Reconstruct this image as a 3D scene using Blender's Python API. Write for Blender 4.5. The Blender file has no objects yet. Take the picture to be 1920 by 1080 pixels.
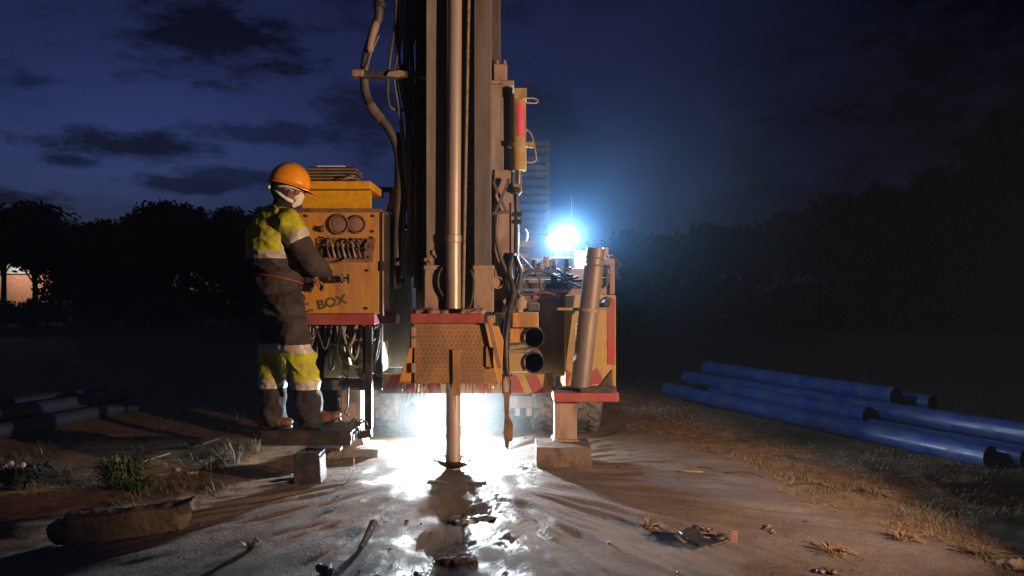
import bpy, bmesh, math, random
from mathutils import Vector, Matrix, noise
R = math.radians
random.seed(7)
sc = bpy.context.scene
col = sc.collection

# ------------------------------------------------------------------ camera
CAM_H, F = 1.35, 1387.0
cam_d = bpy.data.cameras.new('camera')
cam = bpy.data.objects.new('camera', cam_d); col.objects.link(cam)
cam.location = (0, 0, CAM_H); cam.rotation_euler = (R(90), 0, 0)
cam_d.sensor_width = 36; cam_d.lens = 26; cam_d.clip_end = 1000; cam_d.clip_start = 0.05
sc.camera = cam
sc.view_settings.view_transform = 'Standard'; sc.view_settings.look = 'None'
sc.view_settings.gamma = 1; sc.view_settings.exposure = 0; sc.view_settings.use_curve_mapping = False
sc.render.engine = 'CYCLES'
cy = sc.cycles
cy.use_denoising = True
try: cy.denoiser = 'OPENIMAGEDENOISE'
except Exception: pass
cy.max_bounces = 5; cy.diffuse_bounces = 2; cy.glossy_bounces = 3; cy.volume_bounces = 0
cy.sample_clamp_indirect = 4; cy.sample_clamp_direct = 0
cy.caustics_reflective = False; cy.caustics_refractive = False
cy.volume_step_rate = 2.0

def P(px, py, D):                       # the point that stands D metres ahead on the sight line of a photo pixel
    return Vector(((px-960)/F*D, D, CAM_H-(py-540)/F*D))
def PX(px, D): return (px-960)/F*D
def PZ(py, D): return CAM_H-(py-540)/F*D

# ------------------------------------------------------------------ sky
w = bpy.data.worlds.new('World'); sc.world = w; w.use_nodes = True
nt = w.node_tree; nt.nodes.clear()
def N(t, **k):
    n = nt.nodes.new(t)
    for a, b in k.items():
        if a == 'inp':
            for i, v in b.items(): n.inputs[i].default_value = v
        else: setattr(n, a, b)
    return n
L = lambda a, b: nt.links.new(a, b)
def M2(op, a, b=None, c=None, clamp=False):
    n = N('ShaderNodeMath', operation=op, use_clamp=clamp)
    for i, v in enumerate((a, b, c)):
        if v is None: continue
        if isinstance(v, (int, float)): n.inputs[i].default_value = v
        else: L(v, n.inputs[i])
    return n.outputs[0]
out = N('ShaderNodeOutputWorld'); bg = N('ShaderNodeBackground')
sky = N('ShaderNodeTexSky', sky_type='NISHITA')
sky.sun_disc = False; sky.sun_elevation = R(-3.0); sky.sun_rotation = R(-22)
sky.air_density = 1.0; sky.dust_density = 0.6; sky.ozone_density = 3.0
tc = N('ShaderNodeTexCoord'); sep = N('ShaderNodeSeparateXYZ'); L(tc.outputs['Generated'], sep.inputs[0])
az = M2('ARCTAN2', sep.outputs[0], sep.outputs[1]); el = M2('ARCSINE', sep.outputs[2])
comb = N('ShaderNodeCombineXYZ'); L(az, comb.inputs[0]); L(M2('MULTIPLY', el, 2.4), comb.inputs[1])
nz = N('ShaderNodeTexNoise', inp={'Scale': 11.0, 'Detail': 8.0, 'Roughness': 0.68}); L(comb.outputs[0], nz.inputs['Vector'])
nz2 = N('ShaderNodeTexNoise', inp={'Scale': 3.2, 'Detail': 5.0, 'Roughness': 0.55}); L(comb.outputs[0], nz2.inputs['Vector'])
nf = M2('SUBTRACT', nz.outputs['Fac'], 0.5)
mask = None
# dark evening clouds: direction (azimuth, elevation, degrees) and half sizes
for a_, e_, wa, we, k_ in ((-22, 17.5, 8.5, 3.4, 1), (-33.5, 13.2, 2.2, 1.0, .7), (-27, 9.8, 6.2, 1.4, 1), (-18, 11.3, 7, 1.2, .7), (-24, 7.3, 5.5, .8, .9),
                           (-31, 8.4, 2.2, .6, .9), (-40, 7.8, 3.0, .5, .9), (-36, 5.6, 7.5, .9, 1), (-19.5, 8.0, 6, 1.0, .8), (-34, 4.2, 9, .8, 1), (-25, 5.3, 5, .6, .8), (-11, 12.5, 4.2, 3.6, .75),
                           (2.5, 13, 3.2, 3.0, .6), (26, 12, 9, 5, .5), (40, 10, 20, 26, .97), (22, 5, 9, 5, .6), (-8, 22, 12, 4, .5)):
    dx = M2('DIVIDE', M2('SUBTRACT', az, R(a_)), R(wa)); dy = M2('DIVIDE', M2('SUBTRACT', el, R(e_)), R(we))
    d2 = M2('ADD', M2('MULTIPLY', dx, dx), M2('MULTIPLY', dy, dy))
    v = M2('ADD', M2('SUBTRACT', 1.0, M2('SQRT', d2)), M2('MULTIPLY', nf, 3.2))
    v = M2('MULTIPLY', M2('MULTIPLY', v, 1.6, clamp=True), k_)
    mask = v if mask is None else M2('MAXIMUM', mask, v)
mask = M2('MAXIMUM', mask, M2('MULTIPLY', M2('MULTIPLY', M2('SUBTRACT', nz2.outputs['Fac'], .52), 5.0, clamp=True), .55))
dim = M2('SUBTRACT', 1.0, M2('MULTIPLY', mask, 0.8))
ma = N('ShaderNodeMix', data_type='RGBA', blend_type='MULTIPLY'); ma.inputs[0].default_value = 1.0
SKY_TINT = (0.55, 0.68, 1.12, 1)
L(sky.outputs[0], ma.inputs[6]); ma.inputs[7].default_value = SKY_TINT
ad = N('ShaderNodeMix', data_type='RGBA', blend_type='ADD'); ad.inputs[0].default_value = 1.0
L(ma.outputs[2], ad.inputs[6]); ad.inputs[7].default_value = (0.045, 0.05, 0.15, 1)
L(ad.outputs[2], bg.inputs[0])
SKY_STR = 0.155
gx_ = M2('DIVIDE', M2('SUBTRACT', az, R(-27)), R(16)); gy_ = M2('DIVIDE', M2('SUBTRACT', el, R(9)), R(7.5))
glow = M2('MULTIPLY', M2('EXPONENT', M2('MULTIPLY', M2('ADD', M2('MULTIPLY', gx_, gx_), M2('MULTIPLY', gy_, gy_)), -1.0)), 1.15)
night = N('ShaderNodeMapRange', interpolation_type='SMOOTHSTEP', inp={1: R(2), 2: R(30), 3: 1.0, 4: 0.22}); L(az, night.inputs[0])
dim = M2('MULTIPLY', M2('MULTIPLY', dim, M2('ADD', glow, 1.0)), night.outputs[0])
L(M2('MULTIPLY', dim, SKY_STR), bg.inputs[1]); L(bg.outputs[0], out.inputs[0])

# ------------------------------------------------------------------ lamps the place has
def lamp(name, kind, loc, power, color, **k):
    d = bpy.data.lights.new(name, kind); d.energy = power; d.color = color
    for a, b in k.items(): setattr(d, a, b)
    o = bpy.data.objects.new(name, d); col.objects.link(o); o.location = loc
    return o
WARM_LOC = Vector((4.0, 1.6, 1.42)); WARM_AIM = Vector((0.0, 5.9, 1.36))
warm = lamp('halogen_work_light', 'SPOT', WARM_LOC, 1620, (1.0, 0.62, 0.37), spot_size=R(61), spot_blend=0.5, shadow_soft_size=0.035)
warm.rotation_euler = (WARM_AIM-WARM_LOC).to_track_quat('-Z', 'Y').to_euler()
LOW = P(852, 757, 6.6)
low = lamp('ground_lamp_light', 'AREA', LOW+Vector((0, -.03, 0)), 200, (0.86, 0.95, 1.0), shape='DISK', size=0.10)
low.rotation_euler = (R(-70), 0, 0)
TOP = P(1043, 452, 6.08)
top = lamp('floodlight_light', 'POINT', TOP+Vector((.085, -.075, 0.01)), 110, (0.50, 0.74, 1.0), shadow_soft_size=0.05)

# ------------------------------------------------------------------ helpers
WORLD_AT = {}
def tag(o, label=None, cat=None, group=None, kind=None):
    if label: o['label'] = label
    if cat: o['category'] = cat
    if group: o['group'] = group
    if kind: o['kind'] = kind
    return o
def empty(name, loc, label, cat, group=None):
    o = bpy.data.objects.new(name, None); col.objects.link(o); o.location = loc
    o.empty_display_size = .1; WORLD_AT[o.name] = Vector(loc)
    return tag(o, label, cat, group)
def link_mesh(name, me, mats, parent=None, origin=None, smooth=None, bevel=0, recentre=True):
    if not isinstance(mats, (list, tuple)): mats = [mats]
    if len(me.vertices) and recentre:
        xs = [v.co for v in me.vertices]
        lo = Vector((min(v.x for v in xs), min(v.y for v in xs), min(v.z for v in xs)))
        hi = Vector((max(v.x for v in xs), max(v.y for v in xs), max(v.z for v in xs)))
        c = Vector(origin) if origin is not None else Vector(((lo.x+hi.x)/2, (lo.y+hi.y)/2, lo.z if parent is None else (lo.z+hi.z)/2))
        me.transform(Matrix.Translation(-c))
    else: c = Vector((0, 0, 0))
    for m in mats: me.materials.append(m)
    o = bpy.data.objects.new(name, me); col.objects.link(o)
    WORLD_AT[o.name] = c
    if parent is not None:
        o.parent = parent; o.location = c-WORLD_AT[parent.name]
    else: o.location = c
    if smooth is not None:
        for p in me.polygons: p.use_smooth = True
        if smooth < 180: me.set_sharp_from_angle(angle=R(smooth))
    if bevel:
        b = o.modifiers.new('bevel', 'BEVEL'); b.width = bevel; b.segments = 2; b.limit_method = 'ANGLE'; b.angle_limit = R(40)
        b.harden_normals = False
    return o
class MB:
    def __init__(s): s.v = []; s.f = []; s.m = []
    def add(s, vs, fs, mi=0):
        b = len(s.v); s.v += [Vector(v) for v in vs]
        for f in fs: s.f.append([b+i for i in f]); s.m.append(mi)
        return s
    def box(s, lo, hi, mi=0, M=None):
        x0, y0, z0 = lo; x1, y1, z1 = hi
        vs = [Vector(p) for p in ((x0,y0,z0),(x1,y0,z0),(x1,y1,z0),(x0,y1,z0),(x0,y0,z1),(x1,y0,z1),(x1,y1,z1),(x0,y1,z1))]
        if M is not None: vs = [M @ v for v in vs]
        return s.add(vs, [(3,2,1,0),(4,5,6,7),(0,1,5,4),(1,2,6,5),(2,3,7,6),(3,0,4,7)], mi)
    def pbox(s, px0, py0, px1, py1, D, depth, mi=0):   # a box whose front face is seen at these photo pixels
        return s.box((PX(px0, D), D, PZ(py1, D)), (PX(px1, D), D+depth, PZ(py0, D)), mi)
    def bar(s, p0, p1, wd, ht, mi=0, up=Vector((0,0,1))):
        p0 = Vector(p0); p1 = Vector(p1); d = (p1-p0).normalized()
        a = d.cross(up)
        if a.length < 1e-4: a = d.cross(Vector((0,1,0)))
        a.normalize(); b = a.cross(d).normalized()
        vs = []
        for p in (p0, p1):
            for sx, sy in ((-1,-1),(1,-1),(1,1),(-1,1)): vs.append(p+a*(sx*wd/2)+b*(sy*ht/2))
        return s.add(vs, [(3,2,1,0),(4,5,6,7),(0,1,5,4),(1,2,6,5),(2,3,7,6),(3,0,4,7)], mi)
    def prism(s, poly, y0, y1, mi=0, y1poly=None):     # polygon of (x, z), pulled from y0 to y1
        n = len(poly); q = y1poly or poly
        vs = [(x, y0, z) for x, z in poly]+[(x, y1, z) for x, z in q]
        fs = [tuple(range(n)), tuple(range(2*n-1, n-1, -1))]
        fs += [(i, i+n, (i+1) % n+n, (i+1) % n) for i in range(n)]
        return s.add(vs, fs, mi)
    def pprism(s, pts, D, depth, mi=0): return s.prism([(PX(a, D), PZ(b, D)) for a, b in pts], D, D+depth, mi)
    def cyl(s, p0, p1, r0, r1=None, n=20, mi=0, caps=True):
        p0 = Vector(p0); p1 = Vector(p1); r1 = r0 if r1 is None else r1
        return s.tube([p0, p1], [r0, r1], n, mi, caps)
    def tube(s, pts, r, n=8, mi=0, caps=True):
        pts = [Vector(p) for p in pts]
        rs = r if isinstance(r, (list, tuple)) else [r]*len(pts)
        b = len(s.v); ref = None
        for i, p in enumerate(pts):
            d = (pts[min(i+1, len(pts)-1)]-pts[max(i-1, 0)]).normalized()
            if ref is None:
                ref = d.cross(Vector((0,0,1)))
                if ref.length < 1e-3: ref = Vector((1,0,0))
            a = (ref-d*ref.dot(d)).normalized(); ref = a; c = d.cross(a)
            for k in range(n):
                t = 2*math.pi*k/n
                s.v.append(p+a*(rs[i]*math.cos(t))+c*(rs[i]*math.sin(t)))
        for i in range(len(pts)-1):
            for k in range(n):
                s.f.append([b+i*n+k, b+i*n+(k+1) % n, b+(i+1)*n+(k+1) % n, b+(i+1)*n+k]); s.m.append(mi)
        if caps:
            s.f.append([b+k for k in reversed(range(n))]); s.m.append(mi)
            e = b+(len(pts)-1)*n
            s.f.append([e+k for k in range(n)]); s.m.append(mi)
        return s
    def pipe(s, p0, p1, r, t, n=28, mi=0, mi_in=None, segs=1, sag=0):   # an open, hollow pipe
        p0 = Vector(p0); p1 = Vector(p1); d = (p1-p0).normalized()
        a = d.cross(Vector((0,0,1)));
        if a.length < 1e-3: a = Vector((1,0,0))
        a.normalize(); c = a.cross(d); b = len(s.v)
        rings = [(p0.lerp(p1, i/segs)-Vector((0,0,sag*math.sin(math.pi*i/segs))), r) for i in range(segs+1)]
        rings += [(q, r-t) for q, _ in reversed(rings)]
        for p, rr in rings:
            for k in range(n):
                th = 2*math.pi*k/n; s.v.append(p+a*(rr*math.cos(th))+c*(rr*math.sin(th)))
        m = len(rings)
        for i in range(m):
            j = (i+1) % m
            for k in range(n):
                s.f.append([b+i*n+k, b+i*n+(k+1) % n, b+j*n+(k+1) % n, b+j*n+k]); s.m.append(mi_in if (mi_in is not None and i > segs) else mi)
        return s
    def lathe(s, prof, centre, axis=Vector((0,0,1)), n=32, mi=0):       # profile of (radius, height)
        centre = Vector(centre); q = Vector((0,0,1)).rotation_difference(Vector(axis).normalized()); b = len(s.v)
        for r_, h_ in prof:
            for k in range(n):
                t = 2*math.pi*k/n; s.v.append(centre+q @ Vector((r_*math.cos(t), r_*math.sin(t), h_)))
        for i in range(len(prof)-1):
            for k in range(n):
                s.f.append([b+i*n+k, b+i*n+(k+1) % n, b+(i+1)*n+(k+1) % n, b+(i+1)*n+k]); s.m.append(mi)
        return s
    def ball(s, c, r, n=12, mi=0, M=None):
        c = Vector(c); rx, ry, rz = r if isinstance(r, (tuple, list)) else (r, r, r)
        b = len(s.v); h = n//2
        for i in range(1, h):
            ph = math.pi*i/h
            for k in range(n):
                t = 2*math.pi*k/n
                v = Vector((rx*math.sin(ph)*math.cos(t), ry*math.sin(ph)*math.sin(t), rz*math.cos(ph)))
                s.v.append(c+(M @ v if M is not None else v))
        tp = Vector((0,0,rz)); bt = Vector((0,0,-rz))
        s.v.append(c+(M @ tp if M is not None else tp)); s.v.append(c+(M @ bt if M is not None else bt))
        T = b+(h-1)*n; B = T+1
        for k in range(n): s.f.append([T, b+k, b+(k+1) % n]); s.m.append(mi)
        for i in range(h-2):
            for k in range(n):
                s.f.append([b+i*n+k, b+(i+1)*n+k, b+(i+1)*n+(k+1) % n, b+i*n+(k+1) % n]); s.m.append(mi)
        for k in range(n): s.f.append([B, b+(h-2)*n+(k+1) % n, b+(h-2)*n+k]); s.m.append(mi)
        return s
    def mesh(s, name, recalc=True):
        me = bpy.data.meshes.new(name); me.from_pydata([tuple(v) for v in s.v], [], s.f)
        me.polygons.foreach_set('material_index', s.m)
        if recalc:
            bm = bmesh.new(); bm.from_mesh(me); bmesh.ops.recalc_face_normals(bm, faces=bm.faces); bm.to_mesh(me); bm.free()
        me.update(); return me
    def build(s, name, mats, parent=None, bevel=0, smooth=None, origin=None, recalc=True):
        return link_mesh(name, s.mesh(name, recalc), mats, parent, origin, smooth, bevel)
def curve(pts, k=8):                    # smooth line through points
    pts = [Vector(p) for p in pts]; o = []
    q = [pts[0]*2-pts[1]]+pts+[pts[-1]*2-pts[-2]]
    for i in range(1, len(q)-2):
        a, b, c, d = q[i-1], q[i], q[i+1], q[i+2]
        for j in range(k):
            t = j/k
            o.append(.5*((2*b)+(c-a)*t+(2*a-5*b+4*c-d)*t*t+(3*b-a-3*c+d)*t**3))
    o.append(pts[-1]); return o
def remeshed(mb, voxel, smooth_it=3, folds=None):
    me = mb.mesh('t', True); o = bpy.data.objects.new('t', me); col.objects.link(o)
    m = o.modifiers.new('r', 'REMESH'); m.mode = 'VOXEL'; m.voxel_size = voxel; m.adaptivity = 0
    if smooth_it:
        s_ = o.modifiers.new('s', 'SMOOTH'); s_.iterations = smooth_it; s_.factor = .5
    dg = bpy.context.evaluated_depsgraph_get(); dg.update()
    res = bpy.data.meshes.new_from_object(o.evaluated_get(dg)); bpy.data.objects.remove(o); bpy.data.meshes.remove(me)
    if folds:
        nr = [v.normal.copy() for v in res.vertices]
        for v, n_ in zip(res.vertices, nr): v.co += n_*folds(v.co)
    res.update(); return res
def fbm(p, sc_=1, oct_=3): return noise.fractal(Vector(p)*sc_, .55, 2.0, oct_, noise_basis='PERLIN_ORIGINAL')

# ------------------------------------------------------------------ materials
def material(name, base, rough=.6, metal=0.0, alt=None, alt_amt=.5, alt_scale=3.0, dust=None, dust_amt=0.0, bump=.2, bump_scale=30, streak=1.0, alt_rough=None, spec=.5, emit=None, coat=0):
    m = bpy.data.materials.new(name); m.use_nodes = True; t = m.node_tree
    b = t.nodes['Principled BSDF']; n_ = t.nodes.new
    co = n_('ShaderNodeTexCoord'); mp = n_('ShaderNodeMapping'); t.links.new(co.outputs['Object'], mp.inputs[0])
    mp.inputs['Scale'].default_value = (1, 1, 1/streak); mp.inputs['Location'].default_value = (random.random()*9, random.random()*9, random.random()*9)
    def nz_(s_, d_=6, r_=.6):
        x = n_('ShaderNodeTexNoise'); x.inputs['Scale'].default_value = s_; x.inputs['Detail'].default_value = d_; x.inputs['Roughness'].default_value = r_
        t.links.new(mp.outputs[0], x.inputs['Vector']); return x.outputs['Fac']
    def ramp(f, a, z):
        r_ = n_('ShaderNodeMapRange'); r_.inputs[1].default_value = a; r_.inputs[2].default_value = z; t.links.new(f, r_.inputs[0]); return r_.outputs[0]
    def mix(f, c0, c1, blend='MIX'):
        x = n_('ShaderNodeMix'); x.data_type = 'RGBA'; x.blend_type = blend
        if isinstance(f, float): x.inputs[0].default_value = f
        else: t.links.new(f, x.inputs[0])
        for i, c in ((6, c0), (7, c1)):
            if isinstance(c, tuple): x.inputs[i].default_value = (*c[:3], 1)
            else: t.links.new(c, x.inputs[i])
        return x.outputs[2]
    c = mix(ramp(nz_(alt_scale*5, 4), .3, .7), tuple(v*.82 for v in base), tuple(min(1, v*1.15) for v in base))
    rf = None
    if alt is not None:
        f = ramp(nz_(alt_scale, 8, .68), .5+.22*(1-2*alt_amt)-.06, .5+.22*(1-2*alt_amt)+.06)
        c = mix(f, c, alt)
        if alt_rough is not None:
            rf = n_('ShaderNodeMapRange'); t.links.new(f, rf.inputs[0]); rf.inputs[3].default_value = rough; rf.inputs[4].default_value = alt_rough
    if dust is not None:
        f = ramp(nz_(alt_scale*.6, 7, .6), .5+.3*(1-2*dust_amt)-.18, .5+.3*(1-2*dust_amt)+.18)
        c = mix(f, c, dust)
    t.links.new(c, b.inputs['Base Color']); b.inputs['Roughness'].default_value = rough; b.inputs['Metallic'].default_value = metal
    if rf: t.links.new(rf.outputs[0], b.inputs['Roughness'])
    b.inputs['Specular IOR Level'].default_value = spec; b.inputs['Coat Weight'].default_value = coat
    if bump:
        bp = n_('ShaderNodeBump'); bp.inputs['Strength'].default_value = bump; bp.inputs['Distance'].default_value = .01
        t.links.new(nz_(bump_scale, 6, .65), bp.inputs['Height']); t.links.new(bp.outputs[0], b.inputs['Normal'])
    if emit:
        b.inputs['Emission Color'].default_value = (*emit[0], 1); b.inputs['Emission Strength'].default_value = emit[1]
    return m
DUST = (.30, .22, .16)
Y_BOX = material('yellow_paint', (.60, .285, .05), .55, alt=(.25, .125, .06), alt_amt=.33, alt_scale=5, dust=(.45, .25, .095), dust_amt=.42, streak=4, bump=.12)
Y_HOOD = material('yellow_hood_paint', (.70, .38, .02), .45, alt=(.26, .12, .04), alt_amt=.10, alt_scale=6, dust=(.5, .28, .06), dust_amt=.25, bump=.08)
Y_DUST = material('dusty_yellow_paint', (.46, .30, .08), .7, alt=(.20, .12, .06), alt_amt=.38, alt_scale=6, dust=(.34, .25, .15), dust_amt=.5, streak=2.5, bump=.2)
Y_PLATE = material('muddy_yellow_plate', (.43, .22, .06), .5, alt=(.21, .115, .065), alt_amt=.5, alt_scale=6, dust=(.31, .195, .115), dust_amt=.5, streak=2, bump=.25)
PINK = material('pale_dusty_steel', (.35, .25, .195), .75, alt=(.155, .10, .08), alt_amt=.46, alt_scale=6, dust=(.32, .23, .18), dust_amt=.4, streak=3, bump=.25)
MAST = material('mud_splashed_mast_steel', (.30, .25, .215), .7, alt=(.17, .14, .125), alt_amt=.5, alt_scale=4, dust=(.27, .20, .155), dust_amt=.35, streak=6, bump=.35, bump_scale=22)
MAST_D = material('dark_mast_steel', (.105, .10, .10), .6, alt=(.05, .045, .05), alt_amt=.5, alt_scale=5, dust=(.15, .12, .10), dust_amt=.3, streak=5, bump=.3)
MAST_L = material('mud_caked_steel', (.38, .28, .21), .85, alt=(.26, .18, .13), alt_amt=.5, alt_scale=7, streak=2, bump=.6, bump_scale=18)
STEEL = material('dark_greasy_steel', (.05, .048, .05), .45, .3, alt=(.11, .08, .06), alt_amt=.4, alt_scale=7, bump=.2)
BLACK = material('black_rubber', (.016, .016, .017), .5, alt=(.06, .05, .045), alt_amt=.35, alt_scale=7, bump=.15)
RUST = material('rusty_brown_steel', (.21, .105, .065), .75, alt=(.10, .05, .035), alt_amt=.5, alt_scale=9, dust=(.26, .17, .12), dust_amt=.35, bump=.4)
RED = material('faded_red_paint', (.34, .06, .065), .55, alt=(.22, .07, .06), alt_amt=.3, alt_scale=8, dust=(.38, .18, .14), dust_amt=.35, bump=.15)
REDREF = material('red_reflective_tape', (.40, .05, .075), .4, alt=(.28, .10, .08), alt_amt=.42, alt_scale=9, bump=.05)
CHROME = material('worn_drill_steel', (.50, .43, .39), .40, .30, alt=(.38, .29, .24), alt_amt=.4, alt_scale=3, dust=(.40, .32, .26), dust_amt=.45, streak=8, bump=.15, bump_scale=40)
ROD = CHROME
SHINY = material('polished_piston_steel', (.6, .58, .56), .2, .9, bump=.03)
GREYHOSE = material('grey_hydraulic_hose', (.26, .25, .235), .5, alt=(.22, .2, .18), alt_amt=.4, alt_scale=9, bump=.15)
DHOSE = material('dark_hose', (.075, .072, .068), .5, alt=(.13, .11, .09), alt_amt=.35, alt_scale=6, bump=.2)
CREAM = material('dusty_cream_tank', (.48, .40, .22), .6, alt=(.25, .2, .13), alt_amt=.3, alt_scale=5, bump=.2)
TYRE = material('dusty_tyre_rubber', (.035, .034, .034), .8, alt=(.16, .14, .12), alt_amt=.5, alt_scale=8, dust=(.12, .10, .085), dust_amt=.4, bump=.4, bump_scale=25)
WOOD = material('weathered_block_wood', (.17, .12, .095), .85, alt=(.10, .07, .055), alt_amt=.5, alt_scale=8, bump=.5, bump_scale=20)
CONC = material('dusty_concrete_block', (.26, .23, .21), .9, alt=(.17, .15, .13), alt_amt=.45, alt_scale=7, bump=.5, bump_scale=25)
MUD = material('wet_drilling_mud', (.15, .115, .095), .35, alt=(.07, .055, .048), alt_amt=.45, alt_scale=9, bump=.9, bump_scale=24, alt_rough=.12)
WETMUD = material('slick_dark_mud', (.06, .05, .045), .16, alt=(.10, .075, .06), alt_amt=.4, alt_scale=10, bump=.8, bump_scale=30)
STICK_RED = material('magenta_sticker', (.68, .07, .16), .5, alt=(.55, .16, .16), alt_amt=.3, alt_scale=12, bump=.05)
LETTER = material('green_stencil_paint', (.07, .085, .03), .7, alt=(.30, .17, .05), alt_amt=.33, alt_scale=30, bump=.1)
BLUE = material('blue_plastic_pipe', (.022, .070, .32), .33, alt=(.06, .13, .36), alt_amt=.4, alt_scale=5, dust=(.10, .115, .20), dust_amt=.42, bump=.10, alt_rough=.5)
BLUE_IN = material('blue_pipe_bore', (.012, .03, .12), .6, bump=.05)
BARK = material('tree_bark', (.06, .05, .04), .9, alt=(.03, .025, .02), alt_amt=.5, alt_scale=6, bump=.6)
LEAF = material('tree_foliage', (.022, .036, .016), .8, alt=(.013, .022, .012), alt_amt=.5, alt_scale=.8, bump=0)
LEAF2 = material('blue_green_foliage', (.026, .036, .024), .8, alt=(.015, .021, .015), alt_amt=.5, alt_scale=.8, bump=0)
GRASS = material('field_grass', (.055, .068, .03), .75, alt=(.09, .078, .045), alt_amt=.5, alt_scale=1.5, bump=0)
DRYGRASS = material('dry_grass', (.30, .20, .10), .8, alt=(.20, .13, .07), alt_amt=.5, alt_scale=1.5, bump=0)
WEED = material('green_weed', (.055, .10, .03), .6, alt=(.09, .11, .04), alt_amt=.5, alt_scale=5, bump=0)
PALE = material('pale_dry_stalk', (.24, .21, .165), .8, bump=.1)
STONE = material('pale_stone', (.34, .27, .21), .85, alt=(.2, .15, .11), alt_amt=.4, alt_scale=8, bump=.6)
WALLP = material('pale_plaster', (.56, .54, .48), .9, alt=(.48, .45, .40), alt_amt=.4, alt_scale=.7, bump=.1)
WALLO = material('brick_orange_plaster', (.50, .22, .12), .9, alt=(.4, .2, .12), alt_amt=.4, alt_scale=.7, bump=.1)
ROOF = material('dark_roof_sheet', (.07, .05, .045), .7, bump=.1)
LAMPBODY = material('black_lamp_housing', (.03, .03, .032), .4, bump=.05)
LED_TOP = material('lit_lamp_lens', (.8, .9, 1), .3, emit=((.72, .88, 1.0), 60), bump=0)
LED_LOW = material('lit_ground_lamp_lens', (.9, .95, 1), .3, emit=((.9, .97, 1.0), 60), bump=0)
EMBER = material('lit_house_lamp', (1, .8, .5), .5, emit=((1, .75, .45), 4), bump=0)
SKIN = material('brown_skin', (.20, .095, .06), .5, bump=.1, bump_scale=60)
HIVIS = material('hi_vis_yellow_cloth', (.50, .52, .02), .8, alt=(.36, .38, .04), alt_amt=.35, alt_scale=9, dust=(.34, .26, .10), dust_amt=.22, bump=.25, bump_scale=70)
NAVY = material('navy_work_cloth', (.020, .020, .026), .85, alt=(.050, .038, .034), alt_amt=.38, alt_scale=5, dust=(.062, .044, .038), dust_amt=.3, bump=.35, bump_scale=60)
SILVER = material('silver_reflective_band', (.48, .46, .45), .45, alt=(.36, .31, .28), alt_amt=.4, alt_scale=8, bump=.1)
HELM = material('orange_hard_hat', (.90, .33, .02), .32, alt=(.72, .26, .03), alt_amt=.3, alt_scale=9, bump=.04, coat=.3)
HOOD = material('dark_knit_balaclava', (.02, .018, .018), .95, bump=.4, bump_scale=120)
WHITE = material('white_mask_cloth', (.72, .70, .68), .8, alt=(.6, .56, .52), alt_amt=.3, alt_scale=20, bump=.2, bump_scale=60)
BOOT = material('brown_work_boot', (.19, .085, .045), .6, alt=(.10, .06, .045), alt_amt=.4, alt_scale=14, dust=(.22, .15, .11), dust_amt=.35, bump=.4)
ORANGE = material('orange_belt_trim', (.30, .06, .025), .6, bump=.1)
WIRE = material('bare_wire', (.45, .44, .42), .35, .7, bump=.05)
ROPE = material('wire_rope_strands', (.34, .27, .22), .5, .3, alt=(.18, .13, .1), alt_amt=.4, alt_scale=30, bump=.2)

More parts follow.
